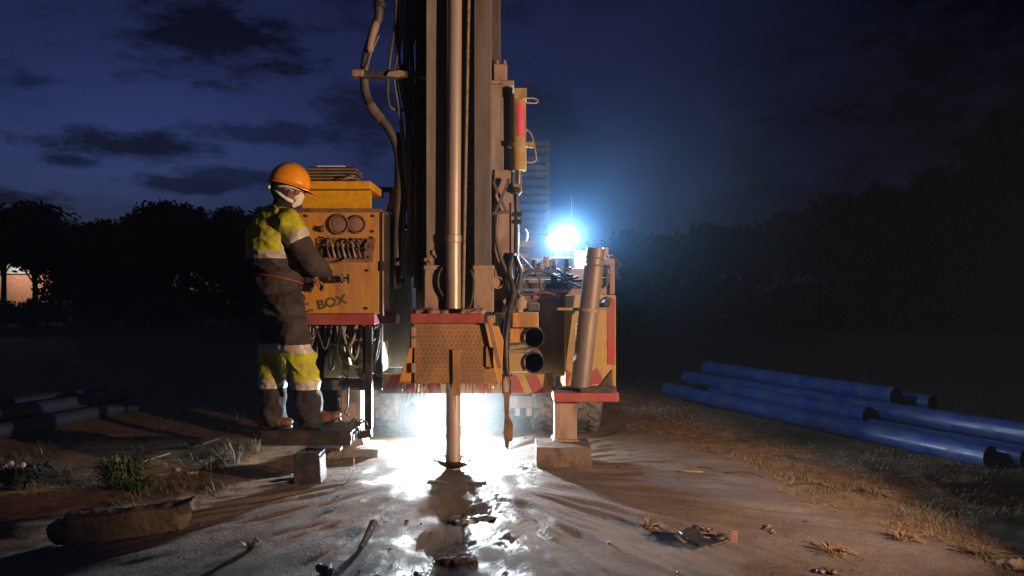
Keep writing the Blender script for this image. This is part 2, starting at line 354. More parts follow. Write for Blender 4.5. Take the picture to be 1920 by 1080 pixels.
# ------------------------------------------------------------------ ground
RODX, RODY = PX(850, 5.35), 5.35
def coords(lo, hi, step, far_lo, far_hi):
    c = [lo]; d = step
    while c[-1] < hi: c.append(c[-1]+step)
    while c[-1] < far_hi: d *= 1.16; c.append(c[-1]+d)
    a = []; x = lo; d = step
    while x > far_lo: d *= 1.16; x -= d; a.append(x)
    return a[::-1]+c
gx = coords(-2.6, 2.8, .02, -160, 160); gy = coords(3.35, 6.6, .018, -12, 190)
def sstep(a, b, x):
    t = max(0, min(1, (x-a)/(b-a))); return t*t*(3-2*t)
BLOCKS = ((PX(1057, 5.6), 5.56), (PX(655, 5.8), 5.9), (PX(575, 5.06), 5.12))   # soil pressed up round the blocks
def ground_info(x, y):
    dx, dy = x-RODX, y-RODY; r = math.hypot(dx, dy); th = math.atan2(dx, -dy)
    n1 = noise.noise(Vector((x*.8, y*.8, 3.1))); n2 = noise.noise(Vector((x*2.3, y*2.3, 7.7)))
    # extent of the drilling mud that ran out towards the viewer
    edge_r = .98+.30*(y-5.6)*-.9+.35*n1+.12*n2     # right bank
    edge_l = -1.25+.62*(y-5.2)*1.05+.35*n1+.1*n2   # left bank
    mud = sstep(-.25, .25, edge_r+.75-x)*sstep(-.3, .3, x-edge_l+.35)*sstep(8.2, 7.2, y+.4*n1)
    far = math.hypot(x, y-5)
    z = .05*n1*sstep(.5, 6, r)+(.012-.008*mud)*n2*sstep(.3, 1.5, r)+.35*noise.noise(Vector((x*.06, y*.06, 0)))*sstep(9, 40, far)
    flow = noise.noise(Vector((th*7.5+.7*n2, r*.9, 2.0)))+.6*noise.noise(Vector((th*24+.9*n2, r*1.3, 9.0)))+.35*noise.noise(Vector((th*52+1.5*n2, r*2.6, 5.0)))
    z += mud*(.023*flow*sstep(.35, 1.3, r)*sstep(6, 1, r)+.030*math.exp(-(r/.6)**2)+.02*math.exp(-(r/1.6)**2))
    # main wet run, towards the camera and bending to both sides
    xc = RODX+.10+.10*math.sin((RODY-y)*2.2)+.16*(RODY-y)*.45
    wdt = .20+.30*max(0, RODY-y)*.55
    g = math.exp(-((x-xc)/wdt)**2)*sstep(5.6, 5.2, y)
    rag = noise.noise(Vector((x*5.5, y*3.2, 4.4)))+.6*noise.noise(Vector((x*14, y*9, 1.4)))
    wet = max(0, min(1, (g*1.05+.62*rag-.52)*1.7))
    ring = math.exp(-((r-.42)/.42)**2)
    wet = max(wet, min(1, max(0, (ring*1.0+.6*rag-.55)*1.5)))*mud
    z += wet*(.005*noise.noise(Vector((x*26, y*20, 2)))+.007*noise.noise(Vector((x*55, y*42, 6)))+.005*rag-.008)
    z -= .045*math.exp(-(((x-RODX-.10)/.24)**2+((y-4.42)/.17)**2))+.045*math.exp(-(((x-RODX-.02)/.14)**2+((y-3.86)/.2)**2))
    for bx, by in BLOCKS: z += .022*math.exp(-(((x-bx)/.3)**2+((y-by)/.2)**2))
    z += (.006-.004*mud)*noise.noise(Vector((x*9, y*9, 0)))+(1-mud)*.018*noise.noise(Vector((x*4, y*4, 5)))*sstep(.5, 2, r)
    return z, mud, wet
verts = []; cm = []; cols = []
for y in gy:
    for x in gx:
        z, mu, we = ground_info(x, y); verts.append((x, y, z)); cols += [mu, we, 0, 1]
nx = len(gx); faces = [(j*nx+i, j*nx+i+1, (j+1)*nx+i+1, (j+1)*nx+i) for j in range(len(gy)-1) for i in range(nx-1)]
gm = bpy.data.meshes.new('ground'); gm.from_pydata(verts, [], faces)
ca = gm.color_attributes.new('soil', 'FLOAT_COLOR', 'POINT'); ca.data.foreach_set('color', cols)
def ground_material():
    m = bpy.data.materials.new('mud_and_soil'); m.use_nodes = True; t = m.node_tree; n_ = t.nodes.new; l_ = t.links.new
    b = t.nodes['Principled BSDF']
    at = n_('ShaderNodeVertexColor'); at.layer_name = 'soil'; sp = n_('ShaderNodeSeparateColor'); l_(at.outputs[0], sp.inputs[0])
    co = n_('ShaderNodeTexCoord')
    def nz_(s_, d_=7, r_=.62):
        x = n_('ShaderNodeTexNoise'); x.inputs['Scale'].default_value = s_; x.inputs['Detail'].default_value = d_; x.inputs['Roughness'].default_value = r_
        l_(co.outputs['Object'], x.inputs['Vector']); return x.outputs['Fac']
    def rg(f, a, z, o0=0., o1=1.):
        r_ = n_('ShaderNodeMapRange'); l_(f, r_.inputs[0])
        for i, v in ((1, a), (2, z), (3, o0), (4, o1)): r_.inputs[i].default_value = v
        return r_.outputs[0]
    def mix(f, c0, c1):
        x = n_('ShaderNodeMix'); x.data_type = 'RGBA'; l_(f, x.inputs[0])
        for i, c in ((6, c0), (7, c1)):
            if isinstance(c, tuple): x.inputs[i].default_value = (*c, 1)
            else: l_(c, x.inputs[i])
        return x.outputs[2]
    def mth(op, a, c):
        x = n_('ShaderNodeMath'); x.operation = op
        for i, v in enumerate((a, c)):
            if isinstance(v, (int, float)): x.inputs[i].default_value = v
            else: l_(v, x.inputs[i])
        return x.outputs[0]
    soil = mix(rg(nz_(2.2), .35, .65), (.215, .125, .078), (.30, .195, .125))
    soil = mix(rg(nz_(11), .45, .62), soil, (.13, .085, .055))
    soil = mix(rg(nz_(1.1), .5, .62), soil, (.16, .125, .075))
    mudc = mix(rg(nz_(3.2), .35, .65), (.152, .124, .114), (.208, .170, .154))
    mudc = mix(rg(nz_(26, 5), .52, .7), mudc, (.15, .115, .1))
    c = mix(sp.outputs[0], soil, mudc)
    c = mix(rg(sp.outputs[1], 0, 1, 0, .72), c, (.065, .05, .043))
    l_(c, b.inputs['Base Color'])
    damp = rg(nz_(4.5, 5), .5, .66)
    rough = mth('SUBTRACT', mth('SUBTRACT', .88, mth('MULTIPLY', mth('MULTIPLY', damp, sp.outputs[0]), .25)), mth('MULTIPLY', sp.outputs[1], .62))
    rough = mth('MAXIMUM', rough, .15); l_(rg(sp.outputs[1], 0, 1, .10, .24), b.inputs['Specular IOR Level']); l_(rough, b.inputs['Roughness'])
    h = mth('ADD', mth('ADD', mth('MULTIPLY', nz_(16), .6), mth('MULTIPLY', nz_(70, 4, .7), .55)), mth('MULTIPLY', mth('MULTIPLY', nz_(120, 4, .75), sp.outputs[1]), 1.5))
    bp = n_('ShaderNodeBump'); bp.inputs['Strength'].default_value = .75; bp.inputs['Distance'].default_value = .022
    l_(h, bp.inputs['Height']); l_(bp.outputs[0], b.inputs['Normal'])
    return m
gm.update()
go = link_mesh('ground', gm, ground_material(), recentre=False, smooth=180); tag(go, kind='structure')
go['label'] = 'bare ground of red soil and grey drilling mud'
def GZ(x, y): return ground_info(x, y)[0]

# ------------------------------------------------------------------ the drilling rig
rig = empty('drill_rig', (RODX+.1, 7.2, 0), 'yellow truck mounted drilling rig with tall mast, control box and floodlight', 'drilling rig')
FR = Vector((0, 1, 0))
def front_bolts(parent, pts, D, r=.009, mat_=STEEL, name='bolt'):
    for px, py in pts:
        b = MB(); p = P(px, py, D); b.cyl(p+Vector((0, .004, 0)), p-Vector((0, .010, 0)), r, n=6); b.build(name, mat_, parent)

# mast: two heavy channels with the tower behind them
D = 5.40
TOPZ = 6.4; BASEZ = PZ(585, D)
mast = MB()
def channel(px0, px1, D, depth, mi=0, lip=.016):
    x0, x1 = PX(px0, D), PX(px1, D)
    mast.box((x0, D, BASEZ), (x1, D+.018, TOPZ), mi)
    mast.box((x0, D+.018, BASEZ), (x0+lip, D+depth, TOPZ), mi); mast.box((x1-lip, D+.018, BASEZ), (x1, D+depth, TOPZ), mi)
channel(799, 834, D, .24)
mo = mast.build('mast', MAST, rig, bevel=.005)
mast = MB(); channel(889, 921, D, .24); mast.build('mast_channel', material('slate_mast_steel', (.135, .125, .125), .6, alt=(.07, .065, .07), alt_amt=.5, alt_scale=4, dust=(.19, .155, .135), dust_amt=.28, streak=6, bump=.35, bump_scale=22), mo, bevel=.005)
b = MB()
b.box((PX(779, 5.7), 5.7, .9), (PX(800, 5.7), 5.98, TOPZ)); b.box((PX(902, 5.7), 5.7, .9), (PX(938, 5.7), 5.96, TOPZ))
for i in range(5):
    z = 1.15+i*.95
    b.box((PX(800, 5.74), 5.74, z), (PX(902, 5.74), 5.80, z+.09))
b.build('mast_tower', MAST_D, mo, bevel=.006)
# caked mud on the lower channels and their cleaner feet
b = MB()
for a0, a1 in ((796, 836), (888, 926)):
    b = MB(); b.pbox(a0, 497, a1, 585, D-.028, .026)
    b.pbox(a0-2, 497, a1+1, 506, D-.036, .02)
    b.build('guide_shoe', PINK, mo, bevel=.006)
def lump(pts, name, m_, parent, sub=.02, seed=0):
    mb_ = MB()
    for p, r in pts: mb_.ball(p, r, 12)
    me = remeshed(mb_, sub, 2, lambda c: .012*fbm(c*14+Vector((seed,)*3), 1, 4))
    return link_mesh(name, me, m_, parent, smooth=180)
lump([(P(797+i*5, 492-random.random()*22, D-.004), (.016, .012, .02)) for i in range(8)], 'caked_mud', MAST_L, mo, .008)
# inner guide strips: thin edges that catch the light
b = MB(); b.box((PX(834.4, D), D-.012, PZ(500, D)), (PX(837.4, D), D+.20, TOPZ)); b.build('guide_strip', Y_DUST, mo)
b = MB(); b.pbox(832, 408, 839, 447, D-.035, .03); b.build('guide_clip', Y_BOX, mo, bevel=.003)
b = MB(); b.pbox(838, 0, 842, 500, D+.11, .02); b.box((PX(838, 5.6), 5.6, 1.0), (PX(889, 5.6), 5.62, TOPZ)); b.build('mast_back_plate', MAST_D, mo)
# dark rubber flaps and hose loops beside the rod foot
for s_, pts in ((1, ((829, 500), (822, 516), (822, 538), (832, 560), (836, 585))), (-1, ((882, 505), (888, 525), (886, 556), (877, 585)))):
    b = MB(); b.tube(curve([P(x, y, D-.05) for x, y in pts]), .011); b.build('rubber_hose', BLACK, mo, smooth=180)
b = MB(); b.tube(curve([P(828, 500, D-.045), P(838, 515, D-.05), P(834, 540, D-.05), P(841, 570, D-.05)]), .008); b.build('rubber_hose', DHOSE, mo, smooth=180)

# right-hand column with feed cylinder
D = 5.55
c_ = MB(); c_.pbox(921, 158, 961, 520, D+.02, .22); c_.pbox(921, 150, 964, 160, D, .24)
colm = c_.build('feed_column', PINK, rig, bevel=.006)
b = MB(); b.pbox(919, 156, 946, 330, D-.03, .05); b.build('column_cover', MAST, colm, bevel=.012)
b = MB(); b.pbox(927, 318, 962, 520, D-.05, .06); b.pbox(922, 330, 930, 520, D-.02, .03); b.build('column_face', PINK, colm, bevel=.006)
b = MB(); b.pbox(926, 120, 951, 150, D, .12); b.build('valve_block', PINK, colm, bevel=.004)
for x in (932, 946):
    b = MB(); b.cyl(P(x, 120, D+.05), P(x, 117, D+.05), .014, n=10); b.cyl(P(x, 117, D+.05), P(x, 113, D+.05), .009, n=10); b.build('fitting', PINK, colm, smooth=40)
b = MB(); b.bar(P(925, 340, D-.10), P(950, 400, D-.10), .022, .02); b.bar(P(955, 335, D-.122), P(928, 402, D-.122), .022, .02, 0); b.bar(P(923, 400, D-.144), P(957, 397, D-.144), .02, .02); b.build('shadow_cross_bars', MAST_D, colm)  # dark bars added for the X-shaped shadow on the column face
b = MB(); b.pbox(958, 380, 963, 520, D-.064, .02); b.build('edge_rail', PINK, colm, bevel=.003)
b = MB(); b.tube(curve([P(933, 395, D-.11), P(930, 440, D-.10), P(938, 480, D-.10), P(951, 515, D-.10), P(958, 560, D-.12)]), .015); b.build('hose', DHOSE, colm, smooth=180)
b = MB(); b.pprism([(921, 520), (962, 520), (958, 545), (950, 590), (921, 590)], D-.01, .2); b.build('lower_gusset', PINK, colm, bevel=.004)
b = MB(); b.cyl(P(933, 530, D-.012), P(933, 530, D-.07), .045, n=24); b.lathe([(.036, 0), (.046, 0), (.046, .016), (.036, .016), (.036, 0)], P(933, 530, D-.07), Vector((0, -1, 0)), 24); b.build('round_boss', PINK, colm, smooth=40)
b = MB(); b.cyl(P(935, 577, D-.012), P(935, 577, D-.06), .052, n=24); b.box((PX(922, D-.06), D-.06, PZ(590, D)), (PX(948, D-.06), D-.012, PZ(577, D))); b.build('dark_pivot', STEEL, colm, smooth=40)
cyl = MB(); xc = 975
cyl.cyl(P(xc-2, 320, D-.06), P(xc-3, 182, D-.06), .056, n=28)
cyl.pbox(964, 165, 988, 184, D-.115, .11)
fc = cyl.build('feed_cylinder', Y_DUST, rig, smooth=40)
b = MB(); b.lathe([(.057, 0), (.07, 0), (.07, .03), (.057, .03)], P(xc-2.5, 276, D-.06)); b.pbox(952, 269, 960, 274, D-.07, .02); b.pbox(990, 266, 1000, 276, D-.07, .03); b.build('clamp_collar', Y_DUST, fc, smooth=30)
b = MB()
for k in range(9):                       # a curved sticker wrapped on the barrel
    a0 = R(-98+k*5.5)
c0 = P(xc-2.5, 225, D-.06)
vs = []; n_s = 8
for k in range(n_s+1):
    a = R(-100+k*52/n_s)
    for z in (PZ(258, D-.06), PZ(196, D-.06)): vs.append((c0.x+.0585*math.cos(a), c0.y+.0585*math.sin(a), z))
b.add(vs, [(2*k, 2*k+2, 2*k+3, 2*k+1) for k in range(n_s)]); b.build('sticker', STICK_RED, fc, recalc=False)
b = MB(); b.cyl(P(xc-4, 346, D-.06), P(xc-3, 318, D-.06), .03, n=20); b.build('piston_rod', SHINY, fc, smooth=40)
b = MB(); b.pprism([(962, 344), (978, 344), (979, 358), (973, 366), (962, 360)], D-.09, .06); b.build('rod_clevis', Y_DUST, fc, bevel=.004)
b = MB(); b.cyl(P(970, 356, D-.095), P(970, 356, D-.11), .022, n=16); b.build('clevis_pin', STEEL, fc, smooth=40)
b = MB(); b.tube(curve([P(986, 192, D-.06), P(1004, 193, D-.06), P(1008, 188, D-.06), P(1000, 184, D-.06), P(988, 184, D-.05)]), .006); b.build('hose', PINK, fc, smooth=180)
b = MB(); b.tube(curve([P(986, 242, D-.05), P(996, 252, D-.05), P(1003, 280, D-.05), P(1005, 299, D-.05), P(998, 304, D-.06), P(985, 304, D-.06)]), .0065); b.build('hose', PINK, fc, smooth=180)
b = MB(); b.tube([P(968, 360, D-.04), P(969, 400, D-.04), P(968, 470, D-.02), P(970, 540, D-.02)], .02, 10)
b.build('feed_rod', STEEL, fc, smooth=40)
for y in (402, 416, 490):
    b = MB(); b.cyl(P(962, y, D-.06), P(978, y, D-.06), .017, n=8); b.build('rod_fitting', STEEL, fc, smooth=40)
b = MB(); b.tube(curve([P(962, 475, D-.08), P(955, 510, D-.10), P(962, 545, D-.12), P(954, 590, D-.20), P(948, 640, D-.26), P(950, 705, D-.26)]), .024); b.build('hose', BLACK, colm, smooth=180)
for pts, r in ((((966, 480), (976, 510), (969, 545), (958, 570)), .016), (((955, 490), (950, 530), (953, 560), (946, 585)), .014), (((975, 505), (968, 530), (974, 560)), .013)):
    b = MB(); b.tube(curve([P(x, y, D-.10) for x, y in pts]), r); b.build('hose', BLACK, colm, smooth=180)

# hose bundle left of the mast
D = 5.6
for pts, r, mt in ((((711, -300), (711, 0), (703, 50), (686, 110), (684, 165), (699, 205), (728, 240), (746, 285), (750, 360), (745, 440), (744, 540)), .034, DHOSE),
               (((745, -300), (744, 0), (740, 50), (733, 95), (727, 150), (729, 195), (743, 206), (765, 206)), .012, DHOSE),
               (((742, -300), (743, 0), (744, 60), (748, 130), (757, 180), (766, 240), (768, 400), (768, 520)), .021, DHOSE),
               (((766, -300), (766, 0), (764, 60), (762, 120), (768, 190), (770, 300), (771, 500)), .021, DHOSE),
               (((780, -300), (780, 0), (776, 60), (764, 105), (755, 135), (756, 165), (764, 200), (775, 330), (776, 520)), .020, DHOSE),
               (((752, -300), (753, 0), (751, 60), (745, 115), (741, 150), (750, 215), (758, 300), (757, 420), (752, 520)), .016, GREYHOSE),
               (((773, -300), (773, 0), (771, 80), (774, 150), (779, 230), (780, 400), (779, 540)), .017, DHOSE),
               (((760, -300), (760, 0), (757, 70), (760, 140), (763, 230), (761, 350)), .010, GREYHOSE),
               (((790, -300), (790, 0), (788, 80), (786, 200), (785, 400), (786, 560)), .020, BLACK)):
    b = MB(); b.tube(curve([P(x, y, D+.02*i_ % .05) for i_, (x, y) in enumerate(pts)], 8), r, 12); h = b.build('hose', mt, rig, smooth=180)
    if r > .03:
        s_ = MB()                         # short pale spiral standing in for the highlight on the thickest hose
        cv = curve([P(x, y, D) for x, y in ((694, 196), (700, 207), (708, 216), (716, 226))], 12)
        hel = []
        for i in range(1, len(cv)):
            d = (cv[i]-cv[i-1]).normalized(); a = d.cross(Vector((0, 1, 0))).normalized(); c2 = d.cross(a)
            for j in range(4):
                t = (i*4+j)*.62; hel.append(cv[i-1].lerp(cv[i], j/4)+(a*math.cos(t)+c2*math.sin(t))*.036)
        s_.tube(hel, .003, 5); s_.build('highlight_spiral', PALE, h, smooth=180)
        s_ = MB(); s_.lathe([(.035, -.02), (.046, -.02), (.046, .02), (.035, .02)], P(711, 10, D)); s_.build('hose_clamp', STEEL, h, smooth=30)
        s_ = MB(); s_.tube(curve([P(706, 40, D-.03), P(696, 75, D-.03), P(692, 100, D-.03)]), [.02]+[.030]*14+[.012]*2, 10); s_.build('tape_wrap', PINK, h, smooth=180)
        s_ = MB(); s_.tube(curve([P(711, 66, D-.05), P(700, 90, D-.04), P(691, 115, D-.03), P(688, 132, D-.05)]), .005, 6); s_.build('tie_rope', GREYHOSE, h, smooth=180)
b = MB(); b.pbox(676, 133, 802, 145, D-.07, .05)
cb = b.build('hose_crossbar', MAST_D, rig, bevel=.003)
b = MB(); b.pbox(658, 129, 681, 142, D-.085, .08); b.build('bar_end', PINK, cb, bevel=.012)
b = MB(); b.pprism([(724, 142), (728, 134), (750, 131), (758, 133), (757, 140), (744, 144)], D-.095, .03); b.build('bar_bracket', PINK, cb, bevel=.004)
# standing pipes and machinery between control box and mast
b = MB(); b.cyl(P(745, 530, 5.85), P(747, 385, 5.85), .055, n=18); b.cyl(P(747, 385, 5.85), P(748, 355, 5.85), .075, n=18); b.cyl(P(748, 355, 5.85), P(750, 250, 5.85), .038, n=18)
b.lathe([(.056, 0), (.085, 0), (.085, .04), (.056, .04)], P(746, 430, 5.85)); b.lathe([(.056, 0), (.085, 0), (.085, .04), (.056, .04)], P(746, 395, 5.85))
sp_ = b.build('stand_pipe', MAST_D, rig, smooth=40)
b = MB(); b.cyl(P(697, 355, 5.85), P(738, 356, 5.85), .022, n=14); b.build('feed_pipe', Y_DUST, sp_, smooth=40)
b = MB(); b.tube([P(718, 396, 5.8), P(731, 396, 5.8), P(731, 412, 5.8), P(718, 412, 5.8), P(718, 396, 5.8)], .006, 6); b.build('sight_frame', STEEL, sp_)
b = MB(); b.tube(curve([P(733, 415, 5.8), P(722, 430, 5.8), P(720, 450, 5.8)]), .005); b.build('thin_cable', STEEL, sp_, smooth=180)
b = MB(); b.box((PX(712, 6.1), 6.1, PZ(690, 6.1)), (PX(775, 6.1), 6.9, PZ(432, 6.1))); b.build('tank_wall', MAST_D, rig, bevel=.02)
b = MB(); b.cyl(P(724, 445, 6.05), P(724, 500, 6.05), .06, n=16); b.build('filter_can', CREAM, rig, smooth=40)
# engine deck and compressor behind, running forward to the cab
b = MB(); b.box((-1.0, 7.6, 1.15), (.78, 11.2, 1.62)); b.box((-1.02, 11.4, .75), (.82, 13.0, 2.35))
bd = b.build('truck_body', MAST_D, rig, bevel=.03)
b = MB(); b.box((-.45, 8.2, 1.62), (.44, 9.8, 1.95)); b.box((-.45, 8.2, 1.95), (-.40, 8.26, 3.0)); b.box((.37, 8.2, 1.95), (.42, 8.26, 3.0)); b.box((.0, 8.2, 1.95), (.04, 8.26, 2.9)); ch = b.build('pipe_rack', STEEL, bd, bevel=.01)
b = MB()
for i in range(12): b.bar((-.44, 8.17, 1.98+i*.088), (.42, 8.17, 1.98+i*.088+.01*math.sin(i*2.1)), .05, .055)
b.build('rack_slats', BLACK, ch)
b = MB(); b.box((-.78, 6.0, .72), (-.66, 12.6, .95)); b.box((.46, 6.0, .72), (.58, 12.6, .95)); b.box((-.66, 6.05, .74), (.46, 6.2, .93)); b.build('chassis_rail', STEEL, bd, bevel=.01)
b = MB(); b.cyl((-1.15, 7.02, .52), (.95, 7.02, .52), .07, n=16); b.ball((.09, 7.0, .52), (.17, .19, .19), 18); b.cyl((.09, 6.84, .52), (.09, 6.76, .52), .08, n=14)
b.pbox(955, 743, 1000, 765, 6.6, .12); b.pbox(966, 765, 975, 780, 6.55, .1); b.pbox(987, 765, 997, 780, 6.55, .1)
b.build('rear_axle', MAST, bd, smooth=40)
# twin rear tyres
def wheel(cx, cyy, r=.5, wd=.25):
    prof = [(r*.56, -wd/2), (r*.86, -wd/2*1.02), (r*.96, -wd/2*.9), (r, -wd/2*.72), (r, wd/2*.72), (r*.96, wd/2*.9), (r*.86, wd/2*1.02), (r*.56, wd/2)]
    b = MB(); b.lathe(prof, (cx, cyy, r), Vector((1, 0, 0)), 48)
    for k in range(26):                  # chevron lugs
        a0 = 2*math.pi*k/26
        for sgn in (-1, 1):
            p = []
            for t, aa in ((.02, 0), (.36, .10)):
                a = a0+aa+(.06 if sgn > 0 else -.06); p.append(Vector((cx+sgn*wd*t, cyy+(r+.004)*math.cos(a), r+(r+.004)*math.sin(a))))
            b.bar(p[0], p[1], .045, .026, up=Vector((0, math.cos(a0), math.sin(a0))))
    ty = b.build('wheel', TYRE, rig, smooth=35)
    b = MB(); b.lathe([(0, -.06), (r*.3, -.06), (r*.5, -wd*.42), (r*.57, -wd*.5), (r*.57, wd*.5), (r*.5, wd*.42), (r*.3, .06), (0, .06)], (cx, cyy, r), Vector((1, 0, 0)), 32); b.build('rim', MAST, ty, smooth=35)
for px in (728, 664, 1022, 1101): wheel(PX(px, 6.75), 7.02)
for px in (720, 1100):  wheel(PX(px, 6.75), 8.35)

# table at the foot of the mast
D = 5.15
tb = MB(); tb.prism([(PX(775, D), PZ(607, D)), (PX(912, D), PZ(607, D)), (PX(935, D), PZ(720, D)), (PX(752, D), PZ(720, D))], D+.02, D+.34)
tbl = tb.build('drill_table', Y_PLATE, rig, bevel=.006)
fp = MB(); fp.pbox(777, 609, 910, 718, D, .018)
rows = 13
for j in range(rows):
    for i in range(16):
        x = 783+i*8.2+(4.1 if j % 2 else 0); y = 615+j*8.1
        if x > 906: continue
        p = P(x, y, D-.001); s_ = 1 if (i+j) % 2 else -1
        d = Vector((.013*s_, 0, .009)); fp.bar(p-d*.5, p+d*.5, .007, .006, up=Vector((0, 1, 0)))
fpo = fp.build('front_plate', Y_PLATE, tbl)
b = MB(); b.pprism([(848, 656), (866, 654), (866, 661), (862, 665), (862, 742), (849, 742)], D-.022, .02); b.build('hanging_bracket', Y_PLATE, fpo, bevel=.002)
for y in (622, 643, 690):
    b = MB(); b.pbox(771, y-9, 778, y+9, D-.02, .03); b.build('hinge', PINK, tbl, bevel=.003)
b = MB(); b.pprism([(768, 650), (777, 612), (773, 650), (770, 716), (748, 716)], D+.01, .03); b.build('side_skirt', Y_BOX, tbl, bevel=.003); b = MB(); b.pprism([(913, 609), (934, 612), (944, 640), (940, 718), (914, 718)], D+.03, .03); b.build('side_skirt', Y_BOX, tbl, bevel=.003)
b = MB(); b.bar(P(917, 597, D-.04), P(937, 690, D-.04), .03, .03); b.pbox(913, 592, 928, 606, D-.05, .05); b.pprism([(911, 650), (925, 652), (925, 690), (911, 688)], D-.02, .02); b.build('latch_arm', Y_PLATE, tbl, bevel=.003)
b = MB(); b.pbox(770, 588, 904, 606, D-.03, .30); b.build('table_lip', RED, tbl, bevel=.004)
lump([(P(782+i*7.2, 590-4.2*math.sin(math.pi*min(1, (i+1.5)/7))-1.5*random.random(), D+.03+.05*random.random()), (.034, .05, .03)) for i in range(8)]+[(P(868+i*7, 584+3*random.random(), D+.07), (.035, .06, .03)) for i in range(6)], 'mud_heap', MAST_L, tbl, .012, 3)
# mud strings dripping from the wet bottom edge
b = MB()
for k in range(46):
    x = 752+k*4.1+random.uniform(-2, 2); y0 = 718; ln = random.choice((2, 3, 4, 6, 10, 18, 34, 60)); r = random.uniform(.0015, .004)
    b.tube([P(x, y0-1, D+.03), P(x+random.uniform(-1, 1), y0+ln*.6, D+.03), P(x+random.uniform(-1, 1), y0+ln, D+.03)], [r, r*.8, .0006], 5)
b.build('dripping_mud', MUD, tbl, smooth=180)
b = MB(); b.pprism([(776, 719), (787, 719), (785, 733), (781, 741), (779, 731)], D+.05, .006); b.build('hanging_rag', WHITE, tbl)

# chevron bumper
D = 5.8
bm_ = MB(); bm_.pbox(708, 701, 1036, 738, D, .05)
bump = bm_.build('rear_bumper', Y_DUST, rig, bevel=.004)
for x0, sl in ((718, 1), (757, 1), (795, 1), (833, 1), (900, -1), (962, -1), (1000, -1)):
    w_ = 22; t = 16*sl
    b = MB(); b.pprism([(x0, 737), (x0+w_, 737), (x0+w_+t, 702), (x0+t, 702)], D-.004, .003); b.build('chevron_tape', REDREF, bump)

# control box
D = 5.3
cb_ = MB(); cb_.pbox(556, 395, 712, 588, D, .55)
cbo = cb_.build('control_box', Y_BOX, rig, bevel=.008)
b = MB(); b.pprism([(555, 391), (713, 391), (713, 398), (555, 398)], D-.012, .58); b.build('box_lid', RUST, cbo, bevel=.003)
b = MB(); b.pbox(712.5, 397, 716.5, 592, D-.004, .5); b.build('door_edge', STEEL, cbo); b = MB(); b.pbox(716.5, 399, 718.5, 592, D-.010, .03); b.build('door_edge', PINK, cbo)
b = MB(); b.pbox(713, 490, 719, 508, D-.016, .03); b.build('door_latch', BLACK, cbo)
b = MB(); b.pbox(570, 589, 702, 609, D-.004, .5); b.build('red_skirt', RED, cbo, bevel=.003)
b = MB(); b.pbox(702, 590, 742, 608, D+.2, .2); b.build('side_bracket', MAST, cbo, bevel=.003)
hd = MB()
yT = 5.02                                 # sloping hood: a deep top rim over a lower face set back
hd.prism([(PX(556, D), PZ(356, D)), (PX(697, D), PZ(356, D)), (PX(697, D), PZ(341, D)), (PX(556, D), PZ(341, D))], D-.05, D+.5)
hd.add([P(566, 391, D+.02), P(697, 391, D+.02), P(695, 357, D-.045), P(558, 357, D-.045), P(566, 391, D+.5), P(697, 391, D+.5), P(697, 357, D+.5), P(558, 357, D+.5)], [(0,1,2,3), (4,5,6,7), (0,1,5,4), (1,2,6,5), (2,3,7,6), (3,0,4,7)])
hd.build('hood', Y_HOOD, cbo, bevel=.006)
for x, r in ((636, 17), (670, 15)):
    s_ = D/F; b = MB(); rr = r*s_
    b.lathe([(rr*1.12, 0), (rr*1.18, .016), (rr*1.02, .026), (rr*.9, .018), (rr*.86, .010), (0, .012)], P(x, 421, D), Vector((0, -1, 0)), 36); g = b.build('gauge', RUST, cbo, smooth=35)
    b = MB(); b.lathe([(rr*.80, .013), (rr*.80, .019), (rr*.6, .021), (0, .022)], P(x, 421, D), Vector((0, -1, 0)), 36); b.build('gauge_face', material('dusty_gauge_glass', (.25, .145, .105), .5, alt=(.30, .19, .14), alt_amt=.4, bump=.1), g, smooth=35)
b = MB(); b.pprism([(589, 423), (601, 424), (607, 422), (607, 434), (600, 436), (589, 433)], D-.006, .006); sl_ = b.build('switch_slot', STEEL, cbo)
b = MB(); b.ball(P(603, 429, D-.02), .017, 12); b.tube([P(592, 429, D-.012), P(603, 429, D-.025)], .009); b.build('switch_knob', RUST, sl_, smooth=180)
vp = MB(); vp.pprism([(592, 446), (704, 446), (698, 492), (594, 490)], D-.008, .008); vpo = vp.build('valve_plate', RUST, cbo, bevel=.002)
b = MB(); b.pprism([(604, 460), (682, 462), (684, 486), (606, 483)], D-.012, .005); b.build('lever_slot', BLACK, vpo)
for i in range(7):
    x = 616+i*9.6; b = MB(); ln = random.uniform(-2, 2)
    a = P(x-4, 463+ln, D-.05); c = P(x+2, 482+ln*.6, D-.07)
    b.tube([P(x, 470, D-.012), P(x-3, 464+ln, D-.045), a], .007, 8); b.tube([a, a.lerp(c, .5), c], [.0075, .0065, .010], 8); b.ball(c, .011, 8)
    b.tube([P(x-2, 452, D-.01), P(x-5, 456, D-.04), P(x, 463, D-.05)], .006, 6)
    b.build('control_lever', PINK if i % 2 else RUST, cbo, smooth=180)
b = MB(); r_ = random.Random(4)
for k in range(22):                        # linkages and fittings crowding the valve plate
    x = r_.uniform(608, 690); y = r_.uniform(448, 466); p = P(x, y, D-.01)
    b.bar(p, p+Vector((r_.uniform(-.03, .03), -r_.uniform(.02, .05), r_.uniform(-.03, .03))), .012, .010); b.ball(p-Vector((0, .015, 0)), r_.uniform(.008, .014), 8)
b.build('lever_linkage', RUST, vpo)
front_bolts(cbo, ((700, 405), (699, 434), (697, 446), (690, 461), (690, 482), (689, 507), (687, 578), (574, 405)), D, .011)
